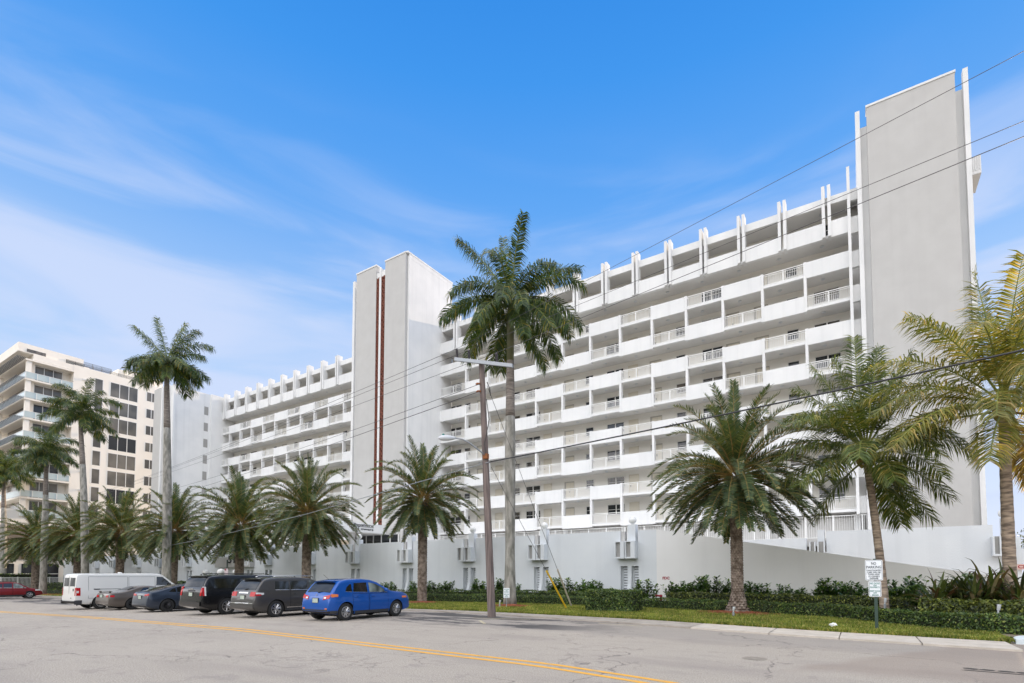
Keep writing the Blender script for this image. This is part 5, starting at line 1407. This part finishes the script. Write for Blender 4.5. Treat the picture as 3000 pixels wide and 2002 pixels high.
    def sidepatch(nm, y0, y1, z0, z1, mt, off=.008, both=True, taper=0, sides=(1, -1)):
        for sd in sides:
            m = MB(); grid(m, lambda u, v: (sd*(C_.x(y0 + (y1-y0)*u, (z0 + (z1-z0)*v)*(1 - taper*u) + taper*u*(z0+z1)/2) + off), y0 + (y1-y0)*u, (z0 + (z1-z0)*v)*(1 - taper*u) + taper*u*(z0+z1)/2), 6, 4)
            o = m.build(nm, mt, e, True, local=True)
        return o
    # doors: a dark shut line behind a slightly proud skin
    for (y0, y1, z0, z1) in S['doors']:
        for sd in (1, -1):
            m = MB(); zz = lambda v: z0 + (z1 - z0)*v
            m.mat(1); grid(m, lambda u, v: (sd*(C_.x(y0 + (y1-y0)*u, zz(v)) + .0015), y0 + (y1-y0)*u, zz(v)), 6, 6)
            m.mat(0); i_ = .012
            grid(m, lambda u, v: (sd*(C_.x(y0 + i_ + (y1-y0-2*i_)*u, z0 + i_ + (z1-z0-2*i_)*v) + .004), y0 + i_ + (y1-y0-2*i_)*u, z0 + i_ + (z1-z0-2*i_)*v), 6, 6)
            d = m.build('door', [pt, M_well], e, True, local=True)
            if S.get('handles', True):
                hz = z1 - .12; m = MB(); hx = C_.x(y0 + .2, hz)
                m.tube([(sd*(hx + .012), y0 + .10, hz), (sd*(hx + .028), y0 + .14, hz), (sd*(hx + .028), y0 + .26, hz), (sd*(hx + .012), y0 + .30, hz)], .013, 6)
                h_ = m.build('handle', S.get('handlemat', pt), None, True, local=True); h_.parent = d
    for fn_ in S.get('extra', []): fn_(e, C_, rearpatch, sidepatch, S)
    for wy in (S['w1'], S['w2']):
        for sd in (-1, 1): wheel(e, sd*(S['W']/2 - S.get('wt', .23)/2 - .015), wy, S['wr'], S.get('wt', .23), sd, S.get('rim', M_rim), S.get('spokes', 7))
    # mirrors
    if 'mirror' in S:
        my, mz = S['mirror']
        for sd in (-1, 1):
            m = MB(); x = C_.x(my, mz); m.sphere((0, 0, 0), 1, 12, 8); m.v = [(sd*(x + .12) + v[0]*.11, my + v[1]*.055, mz + .05 + v[2]*.08) for v in m.v]
            m.tube([(sd*(x - .02), my + .02, mz), (sd*(x + .08), my, mz + .03)], .025, 6); m.build('side_mirror', S.get('mirmat', pt), e, True, local=True)
    # underbody so that daylight does not show through
    m = MB(); m.box(-S['W']/2 + .33, S['W']/2 - .33, .5, Lc - .5, S['clear'] - .05, S['clear'] + .1); m.build('underbody', M_well, e, local=True)
    return e

def plate(x, z, w=.31, h=.16):
    def f(e, C_, rp, sp, S):
        m = MB(); y = min(C_.yrear(x - w/2, z), C_.yrear(x + w/2, z)) - .015; m.mat(1); m.box(x - w/2 - .02, x + w/2 + .02, y - .004, y + .01, z - h/2 - .02, z + h/2 + .02)
        m.mat(0); m.box(x - w/2, x + w/2, y - .010, y - .0041, z - h/2, z + h/2); m.build('number_plate', [M_plate, M_black], e, local=True)
    return f
def rails(y0, y1, x, z, mt=None):
    def f(e, C_, rp, sp, S):
        for sd in (-1, 1):
            m = MB(); m.tube([(sd*x, y0, z - .05), (sd*x, y0 + .12, z), (sd*x, y1 - .12, z), (sd*x, y1, z - .06)], .018, 6); m.build('roof_rail', mt or M_chrome, e, True, local=True)
    return f
def wiper(x, y, z):
    def f(e, C_, rp, sp, S):
        m = MB(); m.tube([(0.02, C_.yrear(0, z) - .03, z), (.22, C_.yrear(.2, z + .03) - .03, z + .035)], [.03, .012], 5); m.build('rear_wiper', M_black, e, local=True)
    return f
def spoiler(y0, y1, x, z, mt):
    def f(e, C_, rp, sp, S):
        m = MB(); m.prism([(-x, y0, z - .01), (-x, y1, z + .02), (-x, y1, z - .06), (-x, y0 + .05, z - .05)], (2*x, 0, 0)); m.build('roof_spoiler', mt, e, local=True)
    return f

# ---- blue crossover
def ex_blue(e, C_, rp, sp, S):
    rp('tail_light', .44, .80, .86, 1.0, M_tail, .014, skew=.07); sp('tail_light', .10, .38, .93, 1.06, M_tail2, .010, taper=.25)
    rp('reverse_lamp', .48, .60, .875, .94, M_lens, .019)
    rp('bumper_cladding', 0, .80, .30, .46, M_trim, .012, nx=10); sp('bumper_cladding', .06, .36, .30, .42, M_trim, .010)
    rp('rear_lamp', .60, .72, .47, .52, M_tail2, .016)
    m = MB()
    for k in range(3):      # three small diamonds
        a = R(90 + 120*k); cx_, cz_ = .035*math.cos(a), 1.02 + .035*math.sin(a); y = C_.yrear(0, 1.0) - .02
        d = Vector((math.cos(a), 0, math.sin(a))); s = Vector((-d.z, 0, d.x)); c = Vector((cx_, y, cz_)); m.add([c - d*.032, c + s*.018, c + d*.032, c - s*.018], [(0, 1, 2, 3)])
    m.build('badge', M_chrome, e, local=True)
    m = MB(); m.tube([(.1, .55, 1.60), (-.02, .38, 1.80)], .006, 4); m.build('aerial', M_black, e, local=True)
    rp('headlight', .52, .82, .70, .86, M_lens, .012, front=True); sp('headlight', S['L'] - .55, S['L'] - .25, .80, .88, M_tail2, .010)
    rp('grille', 0, .45, .45, .85, M_black, .012, front=True)
BLUE = dict(L=4.30, W=1.80, H=1.63, clear=.23, belt=1.05, w1=.76, w2=3.43, wr=.35, rt=.12, ft=.13, tumble=.17, archmat=P_blue,
    top=[(0, .52), (.02, .76), (.05, .90), (.12, 1.05), (.28, 1.26), (.48, 1.49), (.58, 1.545), (.95, 1.60), (1.6, 1.625), (2.1, 1.59), (2.4, 1.51), (3.08, 1.16), (3.22, 1.11), (3.75, 1.06), (4.06, 1.00), (4.20, .90), (4.27, .74), (4.30, .52)],
    side=[[(.74, 1.15), (1.06, 1.13), (1.06, 1.43), (.98, 1.42), (.82, 1.30)], [(1.12, 1.13), (1.84, 1.10), (1.84, 1.485), (1.20, 1.465)], [(1.95, 1.10), (2.90, 1.08), (2.62, 1.28), (2.30, 1.43), (1.95, 1.485)]],
    rg=(.16, .47, .86), ws=(2.46, 3.06, .95), doors=[(1.08, 1.90, .36, 1.05), (1.93, 2.95, .34, 1.04)], mirror=(2.74, 1.12), rim=M_rim, spokes=8, chrome=True,
    extra=[plate(-.0, .80), wiper(0, 0, 1.12), spoiler(.36, .66, .56, 1.545, P_blue), ex_blue])
# ---- grey family SUV
def ex_grey(e, C_, rp, sp, S):
    rp('tail_light', .50, .86, .93, 1.12, M_tail, .014); sp('tail_light', .08, .42, .98, 1.10, M_lens, .010, taper=.35); sp('tail_light', .07, .30, .95, 1.03, M_tail, .012, taper=.2)
    rp('chrome_strip', 0, .34, 1.05, 1.11, M_chrome, .018, nx=8); rp('bumper_step', 0, .80, .62, .66, M_chrome, .02, nx=10)
    rp('bumper', 0, .86, .36, .60, P_grey, .022, nx=10)
    sp('side_strip', 1.5, 3.4, .40, .44, M_chrome, .012)
GREY = dict(L=4.79, W=1.91, H=1.73, clear=.25, belt=1.14, w1=1.0, w2=3.79, wr=.37, rt=.08, ft=.18, tumble=.16,
    top=[(0, .52), (.03, .80), (.08, 1.0), (.13, 1.16), (.30, 1.42), (.45, 1.60), (.58, 1.665), (1.0, 1.71), (2.2, 1.73), (2.75, 1.68), (3.0, 1.60), (3.62, 1.24), (3.8, 1.15), (4.3, 1.05), (4.6, .95), (4.74, .78), (4.79, .5)],
    side=[[(.95, 1.20), (1.62, 1.19), (1.62, 1.56), (.98, 1.56)], [(1.70, 1.19), (2.55, 1.18), (2.55, 1.59), (1.70, 1.57)], [(2.66, 1.18), (3.50, 1.17), (3.22, 1.38), (2.95, 1.54), (2.66, 1.59)]],
    rg=(.155, .43, .90), ws=(3.04, 3.60, .95), doors=[(1.66, 2.60, .42, 1.14), (2.63, 3.55, .40, 1.13)], mirror=(3.38, 1.20), rim=M_rim, spokes=7, chrome=True, handlemat=P_grey,
    extra=[plate(0, .88), wiper(0, 0, 1.22), spoiler(.34, .66, .62, 1.675, P_grey), rails(1.0, 3.0, .66, 1.79, M_chrome), ex_grey])
# ---- long black SUV
def ex_black(e, C_, rp, sp, S):
    rp('tail_light', .80, .95, .92, 1.34, M_tail, .014, nx=3); sp('tail_light', .05, .20, .92, 1.34, M_lens, .010); sp('tail_light', .045, .13, .92, 1.30, M_tail, .013)
    rp('bumper', 0, .92, .40, .66, P_black, .05, nx=10); rp('bumper_step', 0, .6, .655, .67, M_trim, .06, nx=8)
    rp('chrome_strip', 0, .30, 1.13, 1.18, M_black, .02)
    m = MB(); m.box(-.22, .14, C_.yrear(.2, 1.22) - .02, C_.yrear(.2, 1.22) - .008, 1.20, 1.25); m.build('badge', M_chrome, e, local=True)
    for sd in (-1, 1):
        m = MB(); m.tube([(sd*(C_.x(2, 1.16) + .012), 1.62, 1.205), (sd*(C_.x(2, 1.16) + .012), 4.2, 1.205)], .011, 4); m.tube([(sd*(C_.x(2.1, 1.2) + .012), 2.02, 1.2), (sd*(C_.x(2.1, 1.7) + .012), 2.05, 1.70), (sd*(C_.x(3, 1.70) + .012), 3.6, 1.71)], .011, 4); m.build('window_trim', M_chrome, e, local=True)
BLACK = dict(L=5.69, W=2.04, H=1.89, clear=.27, belt=1.20, w1=1.18, w2=4.48, wr=.405, rt=.05, ft=.10, tumble=.13,
    top=[(0, .55), (.02, .95), (.06, 1.20), (.12, 1.28), (.22, 1.55), (.32, 1.76), (.45, 1.82), (1.0, 1.87), (3.0, 1.89), (3.5, 1.85), (3.75, 1.78), (4.35, 1.34), (4.5, 1.26), (5.3, 1.16), (5.55, 1.08), (5.66, .9), (5.69, .5)],
    side=[[(.55, 1.27), (1.62, 1.25), (1.70, 1.70), (.62, 1.70)], [(1.80, 1.25), (2.0, 1.25), (2.02, 1.70), (1.82, 1.70)], [(2.12, 1.25), (3.10, 1.24), (3.10, 1.72), (2.12, 1.71)], [(3.2, 1.24), (4.2, 1.22), (3.95, 1.45), (3.68, 1.66), (3.2, 1.72)]],
    rg=(.125, .315, .92), ws=(3.80, 4.33, .95), doors=[(2.06, 3.14, .44, 1.2), (3.17, 4.15, .42, 1.19)], mirror=(4.05, 1.26), rim=M_rim, spokes=7,
    extra=[plate(0, .98), spoiler(.24, .55, .74, 1.83, P_black), rails(.8, 3.4, .72, 1.95, M_black), ex_black])
# ---- low dark blue-grey sedan
def ex_sedan(e, C_, rp, sp, S):
    rp('tail_light', .45, .84, .86, .96, M_tail, .012, skew=.03); rp('diffuser', 0, .70, .26, .38, M_black, .014, nx=10)
    m = MB(); m.tube([(-.7, .16, 1.075), (0, .05, 1.10), (.7, .16, 1.075)], .018, 5); m.build('boot_spoiler', M_black, e, local=True)
SEDAN = dict(L=4.69, W=1.85, H=1.44, clear=.16, belt=.96, w1=.95, w2=3.83, wr=.34, rt=.12, ft=.24, tumble=.22,
    top=[(0, .42), (.03, .70), (.08, .95), (.16, 1.05), (.55, 1.12), (1.1, 1.28), (1.7, 1.41), (2.3, 1.44), (2.7, 1.40), (3.1, 1.24), (3.55, 1.02), (3.7, .96), (4.2, .83), (4.55, .66), (4.69, .42)],
    side=[[(1.0, 1.06), (1.35, 1.04), (1.35, 1.24), (1.2, 1.20)], [(1.42, 1.04), (2.15, 1.02), (2.15, 1.34), (1.7, 1.33), (1.42, 1.26)], [(2.23, 1.02), (3.25, 1.0), (2.95, 1.18), (2.6, 1.31), (2.23, 1.34)]],
    rg=(.62, 1.62, .90), ws=(2.78, 3.52, .95), doors=[(1.38, 2.18, .30, .99), (2.2, 3.2, .28, .98)], mirror=(3.05, 1.02), rim=M_rimd, spokes=10, sillmat=M_black,
    extra=[plate(0, .78), ex_sedan], handles=True)
# ---- bronze grey coupe
def ex_coupe(e, C_, rp, sp, S):
    rp('tail_light', .48, .76, .74, .86, M_tail, .014); sp('tail_light', .07, .26, .75, .86, M_tail, .012)
    m = MB(); m.box(-.66, .66, .06, .24, 1.055, 1.08); m.box(-.64, -.60, .10, .2, .96, 1.055); m.box(.60, .64, .10, .2, .96, 1.055); m.build('boot_spoiler', P_coupe, e, local=True)
COUPE = dict(L=4.65, W=1.86, H=1.35, clear=.19, belt=.95, w1=1.15, w2=3.75, wr=.335, rt=.08, ft=.18, tumble=.22,
    top=[(0, .48), (.02, .72), (.06, .92), (.12, .98), (.6, 1.02), (.95, 1.10), (1.5, 1.30), (1.9, 1.35), (2.3, 1.33), (2.9, 1.02), (3.1, .96), (4.2, .85), (4.55, .7), (4.65, .45)],
    side=[[(1.45, 1.0), (1.95, 1.0), (1.95, 1.25), (1.7, 1.22)], [(2.02, 1.0), (2.85, .99), (2.4, 1.24), (2.02, 1.26)]],
    rg=(.98, 1.50, .88), ws=(2.36, 2.86, .93), doors=[(1.98, 3.05, .28, .95)], mirror=(2.75, .98), rim=M_rimd, spokes=7, extra=[plate(-.12, .80), ex_coupe])
# ---- white cargo van
def ex_van(e, C_, rp, sp, S):
    rp('tail_light', .86, .99, .82, 1.28, M_tail, .014, nx=3); sp('tail_light', .03, .22, .82, 1.28, M_tail, .012); sp('reverse_lamp', .035, .14, .98, 1.10, M_lens, .016, taper=0)
    rp('bumper', 0, .99, .32, .52, M_trim, .10, nx=10); sp('bumper', -.04, .30, .34, .56, M_trim, .02)
    for sd in (1, -1): pass
    rp('rear_window', .10, .78, 1.36, 1.86, M_cglass, .010)
    m = MB(); y = C_.yrear(0, 1.2) - .004; m.box(-.012, .012, y - .004, y, .56, 2.0); m.box(-.9, -.89, y, y + .01, .56, 2.0); m.build('door_seam', M_well, e, local=True)
    m = MB(); m.box(.60, .66, C_.yrear(.6, 1.15) - .03, C_.yrear(.6, 1.15), 1.08, 1.22); m.box(.3, .4, C_.yrear(.3, .7) - .02, C_.yrear(.3, .7), .66, .70); m.build('door_handle', M_black, e, local=True)
    for sd in (-1, 1):
        x = lambda y, z: sd*(C_.x(y, z) + .006)
        m = MB()
        for (ya, yb, za, zb_) in ((.60, 2.55, .66, 1.92), (2.62, 4.05, .66, 1.92)):
            for (p, q) in (((ya, za), (yb, za)), ((yb, za), (yb, zb_)), ((yb, zb_), (ya, zb_)), ((ya, zb_), (ya, za))):
                m.tube([(x(p[0], p[1]), p[0], p[1]), (x((p[0]+q[0])/2, (p[1]+q[1])/2), (p[0]+q[0])/2, (p[1]+q[1])/2), (x(q[0], q[1]), q[0], q[1])], .006, 4)
        m.build('panel_crease', M_trim, e, local=True)
        m = MB(); m.box(min(x(1, 1.2), x(1, 1.2) + sd*.02), max(x(1, 1.2), x(1, 1.2) + sd*.02), .85, 1.15, 1.165, 1.215); m.box(min(x(2, 1.2), x(2, 1.2) + sd*.012), max(x(2, 1.2), x(2, 1.2) + sd*.012), 1.16, 2.5, 1.18, 1.20); m.build('sliding_rail', M_black, e, local=True)
        m = MB(); m.box(min(sd*1.03, sd*.99), max(sd*1.03, sd*.99), .5, .86, .14, .5) if False else m.tube([(sd*.97, .70, .5), (sd*.97, .72, .16)], .03, 5); m.build('mud_flap', M_black, e, local=True)
    m = MB(); m.lathe([(.12, 0), (.10, .06), (.001, .07)], (-.3, 2.6, 2.13), 14); m.build('roof_vent', P_white, e, True, local=True)
VAN = dict(L=6.11, W=2.03, H=2.12, clear=.30, belt=1.32, w1=1.22, w2=4.93, wr=.39, arch=.07, rt=.03, ft=.14, tumble=.10,
    top=[(0, .56), (.01, 1.3), (.05, 1.95), (.10, 2.05), (.3, 2.10), (3.9, 2.12), (4.3, 2.09), (4.55, 2.0), (5.15, 1.48), (5.3, 1.40), (5.85, 1.30), (6.02, 1.15), (6.08, .9), (6.11, .5)],
    side=[[(4.12, 1.38), (5.05, 1.36), (4.75, 1.68), (4.48, 1.90), (4.15, 1.92)]], ws=(4.62, 5.12, .95), doors=[(4.06, 5.05, .50, 1.34)], mirror=(4.85, 1.40), rim=M_rim, spokes=9, mirmat=M_black, handlemat=M_black,
    sillmat=P_white, extra=[ex_van])
# ---- red crossover
def ex_red(e, C_, rp, sp, S):
    rp('tail_light', .5, .8, .9, 1.05, M_tail, .012); rp('headlight', .52, .84, .74, .88, M_lens, .014, front=True); sp('headlight', S['L'] - .62, S['L'] - .22, .80, .92, M_lens, .012); rp('grille', 0, .5, .5, .8, M_black, .012, front=True)
RED = dict(L=4.80, W=1.90, H=1.70, clear=.26, belt=1.05, w1=.95, w2=3.78, wr=.37, rt=.10, ft=.20, tumble=.2, archmat=M_trim,
    top=[(0, .5), (.03, .8), (.1, 1.05), (.35, 1.35), (.8, 1.55), (1.4, 1.67), (2.2, 1.70), (2.7, 1.66), (3.0, 1.55), (3.65, 1.14), (3.8, 1.08), (4.3, .98), (4.6, .86), (4.75, .7), (4.80, .5)],
    side=[[(1.0, 1.14), (1.75, 1.12), (1.75, 1.5), (1.3, 1.48)], [(1.83, 1.12), (2.45, 1.11), (2.45, 1.55), (1.83, 1.53)], [(2.55, 1.11), (3.5, 1.09), (3.2, 1.32), (2.9, 1.52), (2.55, 1.56)]],
    rg=(.15, .7, .85), ws=(3.04, 3.62, .95), doors=[(1.7, 2.5, .42, 1.06), (2.53, 3.5, .40, 1.05)], mirror=(3.3, 1.14), rim=M_rim, spokes=6, chrome=True, extra=[ex_red, rails(1.2, 2.8, .62, 1.74, M_black)])

def park(name, S, u, v, label, cat, pt, rz=0.0):
    """the right rear tyre touches the ground where the photograph shows it"""
    p = onG(u, v); hw = S['W']/2 - .12
    off = Vector((hw*math.cos(rz) - S['w1']*math.sin(rz), hw*math.sin(rz) + S['w1']*math.cos(rz), 0))
    return build_car(name, S, (p.x - off.x, p.y - off.y, gz(p.x - off.x)), rz, label, cat, pt)
park('crossover', BLUE, 1008.5, 1818.5, 'bright blue crossover parked nearest the pole, seen from behind', 'car', P_blue, R(1))
park('family_suv', GREY, 805, 1808.5, 'dark grey SUV with chrome roof rails between the blue crossover and the black SUV', 'car', P_grey, R(1))
park('large_suv', BLACK, 662, 1800.5, 'long black SUV with tall narrow tail lights, left of the grey SUV', 'car', P_black, R(1))
park('sedan', SEDAN, 488, 1793, 'low dark blue-grey sedan with black wheels, left of the black SUV', 'car', P_sedan, R(1))
park('coupe', COUPE, 386, 1786.5, 'bronze grey coupe with boot spoiler, half hidden between van and sedan', 'car', P_coupe, R(1))
park('cargo_van', VAN, 293, 1784.5, 'long white panel van with red tail lamps at the far end of the parked row', 'van', P_white, R(1))
p = onG(86, 1753.5)
e = build_car('crossover', RED, (p.x - .83, p.y - 3.78, gz(p.x)), R(-4), 'dark red crossover cut by the left edge, parked nose to the kerb', 'car', P_red)
# ------------------------------------------------------------------ light and sky
SUN = Vector((.14, 1.0, .25)).normalized()
el = math.asin(SUN.z); az = math.atan2(SUN.x, SUN.y)
sd = bpy.data.lights.new('sun', 'SUN'); so = bpy.data.objects.new('sun', sd); COL.objects.link(so)
sd.energy = 3.6; sd.angle = R(.53); sd.color = (1.0, .76, .52)
so.rotation_euler = SUN.to_track_quat('Z', 'Y').to_euler(); so.location = (0, 0, 60)
W = bpy.data.worlds.new('World'); scene.world = W; W.use_nodes = True; nt = W.node_tree
bg = nt.nodes['Background']
sky = N(nt, 'ShaderNodeTexSky', sky_type='NISHITA'); sky.sun_disc = False; sky.sun_elevation = el; sky.sun_rotation = az
sky.air_density = 1.0; sky.dust_density = .4; sky.ozone_density = 3.0
tc = N(nt, 'ShaderNodeTexCoord'); sp_ = N(nt, 'ShaderNodeSeparateXYZ'); L(nt, tc.outputs['Generated'], sp_.inputs[0])
# clear air: deep blue overhead, pale towards the horizon
cr = N(nt, 'ShaderNodeValToRGB'); L(nt, sp_.outputs['Z'], cr.inputs[0]); e = cr.color_ramp.elements
e[0].position = 0.0; e[0].color = (.68, .75, .92, 1); e[1].position = 1.0; e[1].color = (.02, .16, .62, 1)
for p_, c_ in ((.10, (.64, .75, .98)), (.24, (.57, .74, 1.0)), (.42, (.36, .59, .98)), (.58, (.125, .40, .93)), (.70, (.055, .32, .88)), (.78, (.035, .27, .82))):
    q = e.new(p_); q.color = c4(c_)
mul = N(nt, 'ShaderNodeMix', data_type='RGBA', blend_type='MULTIPLY'); mul.inputs[0].default_value = 1
L(nt, cr.outputs[0], mul.inputs[6]); mul.inputs[7].default_value = (6.3, 6.3, 6.3, 1)
mixs = N(nt, 'ShaderNodeMix', data_type='RGBA'); mixs.inputs[0].default_value = .965
L(nt, sky.outputs[0], mixs.inputs[6]); L(nt, mul.outputs[2], mixs.inputs[7])
# high cirrus on a plane above: direction divided by height
dv = N(nt, 'ShaderNodeVectorMath', operation='DIVIDE'); cb = N(nt, 'ShaderNodeCombineXYZ')
mz = N(nt, 'ShaderNodeMath', operation='MAXIMUM'); L(nt, sp_.outputs['Z'], mz.inputs[0]); mz.inputs[1].default_value = .06
for i in range(3): L(nt, mz.outputs[0], cb.inputs[i])
L(nt, tc.outputs['Generated'], dv.inputs[0]); L(nt, cb.outputs[0], dv.inputs[1])
mp = N(nt, 'ShaderNodeMapping'); L(nt, tc.outputs['Generated'], mp.inputs[0]); mp.inputs['Rotation'].default_value = (R(-7), R(9), 0); mp.inputs['Scale'].default_value = (1.5, 1.5, 9.0); mp.inputs['Location'].default_value = (.35, .2, .55)
n1 = N(nt, 'ShaderNodeTexNoise', i_Scale=1.25, i_Detail=7.0, i_Roughness=.52, i_Distortion=.6); L(nt, mp.outputs[0], n1.inputs['Vector'])
r1 = N(nt, 'ShaderNodeMapRange', interpolation_type='SMOOTHSTEP'); L(nt, n1.outputs['Fac'], r1.inputs[0]); r1.inputs[1].default_value = .40; r1.inputs[2].default_value = .66; r1.inputs[4].default_value = .8
hz = N(nt, 'ShaderNodeMapRange', interpolation_type='SMOOTHSTEP'); L(nt, sp_.outputs['Z'], hz.inputs[0]); hz.inputs[1].default_value = .68; hz.inputs[2].default_value = .42
mm = N(nt, 'ShaderNodeMath', operation='MULTIPLY'); L(nt, r1.outputs[0], mm.inputs[0]); L(nt, hz.outputs[0], mm.inputs[1])
cl = N(nt, 'ShaderNodeMix', data_type='RGBA'); L(nt, mm.outputs[0], cl.inputs[0]); L(nt, mixs.outputs[2], cl.inputs[6]); cl.inputs[7].default_value = (4.1, 4.7, 6.2, 1)
# peach cloud bank behind the viewer, out of view, brightened to light the facade
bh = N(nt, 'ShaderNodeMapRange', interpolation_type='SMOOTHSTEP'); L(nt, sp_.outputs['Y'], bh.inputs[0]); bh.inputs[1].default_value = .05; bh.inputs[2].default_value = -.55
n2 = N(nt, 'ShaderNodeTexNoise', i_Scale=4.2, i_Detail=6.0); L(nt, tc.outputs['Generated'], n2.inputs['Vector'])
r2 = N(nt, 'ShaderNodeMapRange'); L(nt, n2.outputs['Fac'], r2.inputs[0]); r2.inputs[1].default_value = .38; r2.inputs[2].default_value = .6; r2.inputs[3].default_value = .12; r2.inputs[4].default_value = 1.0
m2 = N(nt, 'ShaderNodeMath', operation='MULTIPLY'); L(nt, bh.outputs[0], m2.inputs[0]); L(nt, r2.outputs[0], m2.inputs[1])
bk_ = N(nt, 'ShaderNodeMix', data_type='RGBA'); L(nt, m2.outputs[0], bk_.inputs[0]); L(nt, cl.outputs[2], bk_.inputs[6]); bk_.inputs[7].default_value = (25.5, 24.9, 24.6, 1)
# dark uneven skyline across the street
n4 = N(nt, 'ShaderNodeTexNoise', i_Scale=9.0, i_Detail=4.0); L(nt, tc.outputs['Generated'], n4.inputs['Vector'])
k1 = N(nt, 'ShaderNodeMath', operation='MULTIPLY_ADD'); L(nt, n4.outputs['Fac'], k1.inputs[0]); k1.inputs[1].default_value = -.34; L(nt, sp_.outputs['Z'], k1.inputs[2])
k2 = N(nt, 'ShaderNodeMapRange'); L(nt, k1.outputs[0], k2.inputs[0]); k2.inputs[1].default_value = .0; k2.inputs[2].default_value = -.015
k3 = N(nt, 'ShaderNodeMath', operation='MULTIPLY'); L(nt, k2.outputs[0], k3.inputs[0]); L(nt, bh.outputs[0], k3.inputs[1])
k4 = N(nt, 'ShaderNodeMix', data_type='RGBA'); L(nt, k3.outputs[0], k4.inputs[0]); L(nt, bk_.outputs[2], k4.inputs[6]); k4.inputs[7].default_value = (1.1, 1.15, .8, 1)
bk_ = k4
# bright veil added straight overhead, out of view, to whiten and brighten the road
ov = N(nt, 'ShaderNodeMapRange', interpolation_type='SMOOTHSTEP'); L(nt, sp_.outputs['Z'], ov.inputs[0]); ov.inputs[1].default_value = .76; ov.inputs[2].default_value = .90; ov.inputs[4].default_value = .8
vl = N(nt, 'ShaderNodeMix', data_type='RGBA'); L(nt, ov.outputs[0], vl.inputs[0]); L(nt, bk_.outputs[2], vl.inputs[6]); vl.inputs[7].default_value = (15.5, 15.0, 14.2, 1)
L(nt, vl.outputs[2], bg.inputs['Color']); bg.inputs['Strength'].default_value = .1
vs_ = scene.view_settings; vs_.view_transform = 'Standard'; vs_.look = 'None'; vs_.gamma = 1; vs_.exposure = 0.67
for o in bpy.data.objects:
    for k in ('h', 'L'):
        if k in o: del o[k]
scene.cycles.max_bounces = 6; scene.cycles.diffuse_bounces = 3; scene.cycles.transparent_max_bounces = 8
